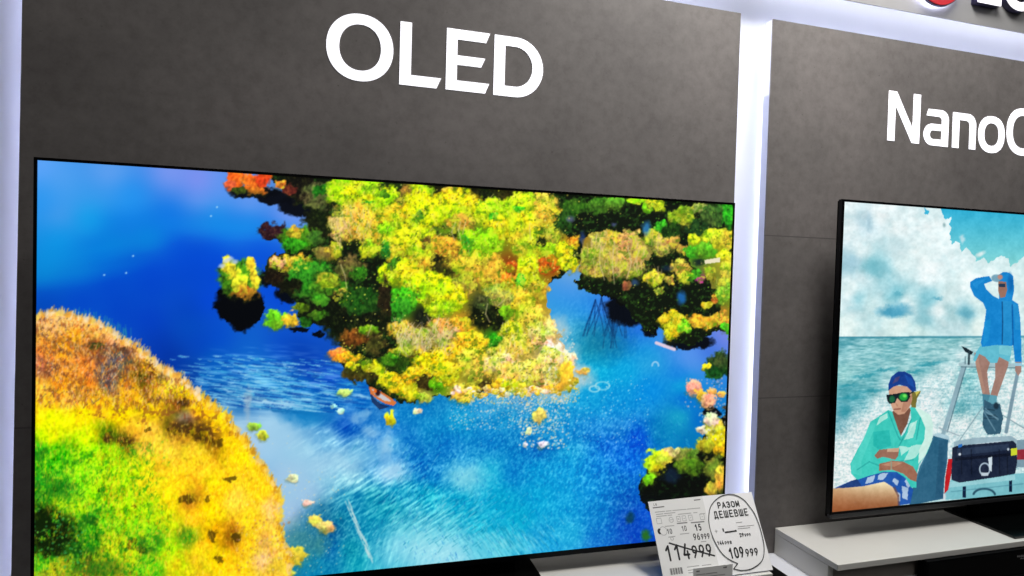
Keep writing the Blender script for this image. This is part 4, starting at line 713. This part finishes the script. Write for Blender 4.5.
# ---------------------------------------------------------------- televisions
def television(loc, rot, w, h, nu, nv, pic, mname, label, lcd):
    t = thing('television', loc, rot); tag(t, label, 'television')
    screen(w, h, nu, nv, pic, mname, .0022, t)
    if lcd:
        frame(w, h, .0040, .0040, .0050, .0060, 0, .004, M_BLACK, t)
        frame(w+.008, h+.010, .0035, .0035, .001, .001, .0005, .012, M_HOUSING, t, 'side_trim').location = (0, 0, -.005)
        box('chin', (-w/2-.004, -.0015, -.0175), (w/2+.004, .012, -.0062), M_CHIN, t, .0015)
        box('rear_housing', (-w/2-.0015, .0125, -.0170), (w/2+.0015, .022, h+.004), M_HOUSING, t, .001)
        box('electronics_housing', (-w/2+.08, .0225, .0), (w/2-.08, .050, h*.62), M_HOUSING, t, .008)
    else:
        frame(w, h, .0052, .0042, .0052, .0110, 0, .0045, M_BLACK, t)
        box('rear_housing', (-w/2-.0048, .0046, -.0106), (w/2+.0038, .0085, h+.0048), M_HOUSING, t, .0006)
        box('electronics_housing', (-w/2+.05, .0087, .0), (w/2-.05, .036, h*.45), M_HOUSING, t, .008)
    return t
_, lake = paint_lake(H_LAKE, 900, 506)
tvA = television((.71077, 0, .00256), (0, -.00111, -.01025), 1.42859, .8008, 900, 506, lake, 'screen_lake', 'large television on the left showing a lake with autumn trees', False)
ax, az = .71077, -.00256+.0
st = boxes('stand_base', [((-.245, -.125, -.0474), (.2455, .090, -.0400))], M_BASE, tvA, .001)
box('stand_neck', (-.200, .030, -.0398), (.2005, .050, .10), M_HOUSING, tvA, .002).location = (0, 0, 0)
_, boat = paint_boat(H_BOAT, 860, 486)
tvB = television((2.4743, 0, .0275), (0, 0, 0), 1.4286, .8055, 860, 486, boat, 'screen_boat', 'television on the right showing two people on a motor boat', True)
boxes('stand_base', [((-.215, -.1050, -.0724), (.215, .0930, -.0660))], M_BASE, tvB, .001)
box('stand_neck', (-.170, .020, -.0658), (.170, .060, .05), M_HOUSING, tvB, .002)

# ---------------------------------------------------------------- soundbar under the right riser's lip
sb = thing('soundbar', (2.44, -.105, -.1275)); tag(sb, 'long black soundbar tucked under the front lip of the right riser', 'soundbar')
box('body', (-.508, -.0225, 0), (.50, .0050, .0668), M_HOUSING, sb, .002)
box('front_grille', (-.505, -.0236, .003), (.497, -.0227, .0625), M_BLACK, sb)
def text(name, s, x, z, w, h, M, parent, xf, off=.0, fit=True):
    """text s filling the box whose lower left is x, z and size w x h on the plane described by xf"""
    cu = bpy.data.curves.new(name, 'FONT'); cu.body = s; cu.size = 1; cu.offset = off; cu.resolution_u = 4
    t = bpy.data.objects.new('t', cu); COL.objects.link(t); bpy.context.view_layer.update()
    me = bpy.data.meshes.new_from_object(t.evaluated_get(bpy.context.evaluated_depsgraph_get())); bpy.data.objects.remove(t)
    n = len(me.vertices); a = np.empty(n*3, np.float32); me.vertices.foreach_get('co', a); a = a.reshape(-1, 3)
    lo, hi = a.min(0), a.max(0)
    a[:, 0] = x+(a[:, 0]-lo[0])/(hi[0]-lo[0])*w; a[:, 1] = z+(a[:, 1]-lo[1])/(hi[1]-lo[1])*h
    me.vertices.foreach_set('co', a.ravel()); me.transform(xf); me.materials.clear(); me.name = name
    return link(name, me, M, parent)
text('badge', 'SOUND BAR', -.205, .0475, .040, .0040, M_PRINT_W, sb, Matrix.Translation((0, -.0240, 0)) @ WALL)
text('badge', 'AI', -.194, .0415, .012, .0032, M_PRINT_W, sb, Matrix.Translation((0, -.0240, 0)) @ WALL)

# ---------------------------------------------------------------- price cards leaning on the left television
TILT = math.radians(29.09)
def lean(dx=0., off=0.): # card plane x, y -> world, local to an Empty at the card's foot
    c, s = math.cos(TILT), math.sin(TILT)
    n = Vector((0, -c, s))                                  # faces the room
    R = Matrix(((1, 0, 0, 0), (0, s, -c, 0), (0, c, s, 0), (0, 0, 0, 1)))
    return Matrix.Translation(n*off) @ R
def card(name, outline, M, parent, xf, th=.0006):
    cu = bpy.data.curves.new(name, 'CURVE'); cu.dimensions = '2D'; cu.fill_mode = 'BOTH'; cu.extrude = th/2
    s = cu.splines.new('POLY'); s.points.add(len(outline)-1); s.use_cyclic_u = True
    for p, (x, z) in zip(s.points, outline): p.co = (x, z, 0, 1)
    return curve_mesh(name, cu, M, parent, xf)
def strips(name, L, M, parent, xf, wd=.0012):
    """flat ink strokes: list of ((x, z), (x, z)) or polylines"""
    bm = bmesh.new()
    for P in L:
        for (ax_, ay_), (bx_, by_) in zip(P[:-1], P[1:]):
            dx, dy = bx_-ax_, by_-ay_; l = math.hypot(dx, dy); ux, uy = dx/l, dy/l; nx, ny = -uy*wd/2, ux*wd/2; ex, ey = ux*wd*.25, uy*wd*.25
            bm.faces.new([bm.verts.new(v) for v in ((ax_-ex+nx, ay_-ey+ny, 0), (ax_-ex-nx, ay_-ey-ny, 0), (bx_+ex-nx, by_+ey-ny, 0), (bx_+ex+nx, by_+ey+ny, 0))])
    bmesh.ops.recalc_face_normals(bm, faces=bm.faces)
    me = bpy.data.meshes.new(name); bm.to_mesh(me); bm.free(); me.transform(xf); return link(name, me, M, parent)
FOOT = (1.49, -.10527, -.03528)
XO = lean(0, .0006); XP = lean(0, -.0006)
pc = thing('price_card', FOOT); tag(pc, 'white price card leaning on the left television with 114999 struck through', 'price card')
card('paper', [(-.2794, -.0088), (-.1362, -.0088), (-.1362, .1660), (-.2794, .1635)], M_PAPER2, pc, lean(0, .0002))
STROKES = {
 '0': [[(.5,0),(.2,.06),(.05,.25),(.05,.75),(.2,.94),(.5,1),(.8,.94),(.95,.75),(.95,.25),(.8,.06),(.5,0)]],
 '1': [[(.15,.72),(.6,1),(.6,0)]],
 '2': [[(.06,.74),(.14,.92),(.4,1),(.72,.96),(.92,.78),(.86,.55),(.05,0),(.95,0)]],
 '4': [[(.55,1),(.05,.27),(.95,.27)],[(.72,.5),(.72,0)]],
 '5': [[(.9,1),(.18,1),(.12,.56),(.5,.64),(.85,.53),(.95,.32),(.82,.08),(.48,0),(.1,.06)]],
 '6': [[(.72,1),(.2,.55),(.06,.3),(.18,.07),(.5,0),(.82,.07),(.95,.3),(.82,.54),(.5,.6),(.2,.52)]],
 '8': [[(.5,.53),(.17,.63),(.12,.83),(.5,1),(.88,.83),(.83,.63),(.5,.53),(.1,.4),(.08,.12),(.5,0),(.92,.12),(.9,.4),(.5,.53)]],
 '9': [[(.28,0),(.8,.45),(.94,.7),(.82,.93),(.5,1),(.18,.93),(.05,.7),(.18,.46),(.5,.4),(.8,.48)]],
 'L': [[(.1,1),(.1,0),(.9,0)]], 'G': [[(.9,.85),(.5,1),(.12,.8),(.05,.5),(.12,.2),(.5,0),(.92,.15),(.92,.48),(.55,.48)]],
 'Р': [[(.1,0),(.1,1),(.6,1),(.9,.88),(.9,.56),(.6,.44),(.1,.44)]], 'А': [[(.02,0),(.5,1),(.98,0)],[(.2,.3),(.8,.3)]],
 'З': [[(.06,.84),(.3,.99),(.66,.99),(.88,.82),(.8,.58),(.42,.53),(.84,.48),(.95,.2),(.68,.01),(.28,.01),(.04,.18)]],
 'О': [[(.5,0),(.15,.08),(.04,.3),(.04,.7),(.15,.92),(.5,1),(.85,.92),(.96,.7),(.96,.3),(.85,.08),(.5,0)]],
 'М': [[(.05,0),(.05,1),(.5,.2),(.95,1),(.95,0)]], 'Д': [[(.03,-.16),(.03,.04),(.97,.04),(.97,-.16)],[(.15,.04),(.3,1),(.8,1),(.8,.04)]],
 'Е': [[(.92,1),(.1,1),(.1,0),(.92,0)],[(.1,.51),(.8,.51)]], 'Ш': [[(.04,1),(.04,0),(.96,0),(.96,1)],[(.5,1),(.5,0)]],
 'В': [[(.1,0),(.1,1),(.6,1),(.86,.88),(.84,.6),(.6,.52),(.1,.52)],[(.6,.52),(.92,.4),(.92,.12),(.62,0),(.1,0)]]}
def lettering(name, s, x0, x1, z0, z1, wd, M, par, xf):
    n = len(s); gap = .17; cw = (x1-x0)/(n+(n-1)*gap); bm = bmesh.new()
    def disc(cx, cz):
        bm.faces.new([bm.verts.new((cx+wd/2*math.cos(k*math.pi/4), cz+wd/2*math.sin(k*math.pi/4), 0)) for k in range(8)])
    for i, ch in enumerate(s):
        ox = x0+i*cw*(1+gap)
        for P in STROKES[ch]:
            Q = [(ox+wd/2+a*(cw-wd), z0+wd/2+b*(z1-z0-wd)) for a, b in P]
            for q in Q: disc(*q)
            for (a, b), (c, d_) in zip(Q[:-1], Q[1:]):
                l = math.hypot(c-a, d_-b); nx, ny = -(d_-b)/l*wd/2, (c-a)/l*wd/2
                bm.faces.new([bm.verts.new(v) for v in ((a+nx, b+ny, 0), (a-nx, b-ny, 0), (c-nx, d_-ny, 0), (c+nx, d_+ny, 0))])
    for f in bm.faces:
        f.normal_update()
        if f.normal.z < 0: f.normal_flip()
    me = bpy.data.meshes.new(name); bm.to_mesh(me); bm.free(); me.transform(xf); return link(name, me, M, par)
T = lambda s, x0, x1, z0, z1, wd=.0022, par=pc, M=M_INK: lettering('printed_text', s, x0, x1, z0, z1, wd, M, par, XO)
T('LG', -.2672, -.2587, .1535, .1590, .0010, M=M_INK_MID)
T('10', -.2473, -.2344, .0908, .1022, .0015); T("10", -.2093, -.1962, .0937, .1054, .0015); T('15', -.1752, -.1576, .0912, .1062, .0026)
T('96', -.1843, -.1670, .0721, .0869, .0022); T('999', -.1645, -.1412, .0723, .0845, .0019)
T('114', -.2640, -.2005, .0346, .0687, .0046); T('999', -.1965, -.1445, .0354, .0625, .0038)
strips('strike_line', [[(-.2480, .0725), (-.2050, .0570), (-.1409, .0360)]], M_INK, pc, lean(0, .0009), .0032)
strips('small_print', [[(-.2700, .1494), (-.2414, .1502)], [(-.1601, .1584), (-.1438, .1586)], [(-.2175, .1114), (-.1915, .1112)], [(-.1814, .1100), (-.1470, .1098)]], M_INK_MID, pc, XO, .0024)
strips('small_print', [[(-.2672, .1397), (-.2420, .1399)], [(-.2390, .1399), (-.2250, .1399)], [(-.2220, .1399), (-.1860, .1400)], [(-.1840, .1401), (-.1491, .1401)], [(-.2658, .1346), (-.2480, .1348)], [(-.2450, .1349), (-.2166, .1351)], [(-.2656, .1302), (-.2400, .1304)], [(-.2370, .1305), (-.2260, .1305)], [(-.2100, .1306), (-.1760, .1308)], [(-.1690, .1309), (-.1597, .1309)],
      [(-.2494, .1078), (-.2263, .1076)], [(-.2463, .0846), (-.2296, .0848)], [(-.2158, .0883), (-.1925, .0884)], [(-.1669, .0679), (-.1538, .0678)], [(-.2163, .0196), (-.1857, .0199)], [(-.1781, .0194), (-.1549, .0194)], [(-.2156, .0128), (-.2029, .0130)], [(-.2156, .0080), (-.1990, .0081)], [(-.1530, .1270), (-.1400, .1270)]], M_INK_PALE, pc, XO, .0018)
def ringstroke(cx, cz, r, n=20): return [(cx+r*math.cos(6.2832*k/n), cz+r*math.sin(6.2832*k/n)) for k in range(n+1)]
def square(cx, cz, a, b): return [(cx-a, cz-b), (cx+a, cz-b), (cx+a, cz+b), (cx-a, cz+b), (cx-a, cz-b)]
strips('icon_row', [square(-.2616, .1204, .006, .0058), ringstroke(-.2305, .1204, .0055), [(-.2340, .1204), (-.2262, .1204)], square(-.2112, .1207, .0045, .0055), [(-.2125, .1190), (-.2125, .1225), (-.2100, .1190)], square(-.1968, .1208, .0045, .0055), [(-.1985, .1208), (-.1950, .1208)], square(-.1797, .1210, .0048, .0055), [(-.1812, .1200), (-.1780, .1222)], square(-.1490, .1206, .0055, .0060), [(-.1505, .1206), (-.1475, .1206)], ringstroke(-.2383, .0809, .0034), ringstroke(-.2560, .0985, .0090)], M_INK_PALE, pc, XO, .0012)
card('pie_symbol', [(-.2655, .0985)]+[(-.2655+.0052*math.cos(a/10), .0985+.0062*math.sin(a/10)) for a in range(8, 56, 4)], M_INK, pc, lean(0, .0006), .0002)
bc = []; x = -.2598; k = 0
while x < -.2290:
    wdt = (.0009, .0016, .0007, .0022)[(k*7+k//3) % 4]; bc.append((x, wdt)); x += wdt+(.0008, .0013, .0007)[(k*5) % 3]; k += 1
bm = bmesh.new()
for x, wdt in bc: bm.faces.new([bm.verts.new(v) for v in ((x, .0081, 0), (x+wdt, .0081, 0), (x+wdt, .0211, 0), (x, .0211, 0))])
me = bpy.data.meshes.new('barcode'); bm.to_mesh(me); bm.free(); me.transform(XO); link('barcode', me, M_INK, pc)

rc = thing('promotion_card', FOOT); tag(rc, 'white offer card with a speech bubble and 109999, right of the struck-through price', 'promotion card')
card('paper', [(-.1355, -.0070), (.0020, -.0070), (.0018, .1659), (-.1355, .1662)], M_PAPER, rc, lean(0, -.0010))
XR = lean(0, .0000)
bub = [(-.0663, .1648), (-.0867, .1617), (-.1078, .1516), (-.1227, .1381), (-.1312, .1209), (-.1352, .1058), (-.1360, .0885), (-.1338, .0731), (-.1285, .0555), (-.1213, .04), (-.1103, .0285), (-.0993, .0212), (-.0868, .0147), (-.1006, .0046), (-.0848, .0004), (-.0665, -.0008), (-.0496, .0017), (-.0278, .0101), (-.0148, .0217), (-.0064, .0402), (-.0032, .0574), (-.0025, .0838), (-.004, .0996), (-.0076, .1179), (-.0161, .1346), (-.0244, .1478), (-.038, .158), (-.0517, .1634)]
def smooth(P, keep):
    out = []; n = len(P)
    for i in range(n):
        p0, p1, p2, p3 = P[i-1], P[i], P[(i+1) % n], P[(i+2) % n]
        if i in keep or (i+1) % n in keep: out.append(p1); continue
        for t in (0, .33, .66):
            out.append(tuple(.5*(2*p1[j]+(p2[j]-p0[j])*t+(2*p0[j]-5*p1[j]+4*p2[j]-p3[j])*t*t+(3*p1[j]-p0[j]-3*p2[j]+p3[j])*t**3) for j in (0, 1)))
    return out+[out[0]]
strips('speech_bubble', [smooth(bub, {12, 13})], M_INK, rc, lean(0, .0007), .0020)
R_ = lambda s, x0, x1, z0, z1, wd: lettering('printed_text', s, x0, x1, z0, z1, wd, M_INK, rc, XR)
R_('РАЗОМ', -.1018, -.0410, .1350, .1495, .0024); R_('ДЕШЕВШЕ', -.1172, -.0228, .1140, .1302, .0024)
R_('29', -.0625, -.0508, .0690, .0776, .0016); R_('999', -.0493, -.0320, .0686, .0754, .0013); R_('144', -.1257, -.1087, .0570, .0660, .0016); R_('998', -.1068, -.0876, .0566, .0636, .0013)
R_('109', -.1028, -.0625, .0256, .0492, .0034); R_('999', -.0589, -.0245, .0262, .0428, .0027)
strips('small_print', [[(-.0633, .1008), (-.0468, .1008)], [(-.0607, .0917), (-.0400, .0917)], [(-.0380, .0916), (-.0165, .0916)], [(-.0621, .0874), (-.0291, .0873)], [(-.1240, .0871), (-.1178, .0871)], [(-.1209, .0838), (-.1209, .0904)]], M_INK_PALE, rc, XR, .0012)
strips('product_icon', [[(-.1019, .0905), (-.1019, .0850)], [(-.0985, .0822), (-.0700, .0832)], [(-.0695, .0845), (-.0680, .0825)]], M_INK, rc, XR, .0030)

lc = thing('shelf_label', (1.322, -.1225, -.1275)); tag(lc, 'small cream label standing on the left riser edge in front of the price card', 'label')
box('paper', (-.0500, -.0008, .0), (.0500, .0, .1195), M_PAPER2, lc)
LX = Matrix.Translation((0, -.0011, 0)) @ WALL
strips('small_print', [[(-.0420, .1125), (-.0350, .1125)], [(.0260, .1140), (.0340, .1140)]], M_INK_MID, lc, LX, .0028)
strips('small_print', [[(-.0420, .1050), (-.0200, .1050)], [(-.0180, .1050), (.0100, .1050)], [(-.0420, .0985), (.0300, .0985)]], M_INK_PALE, lc, LX, .0018)
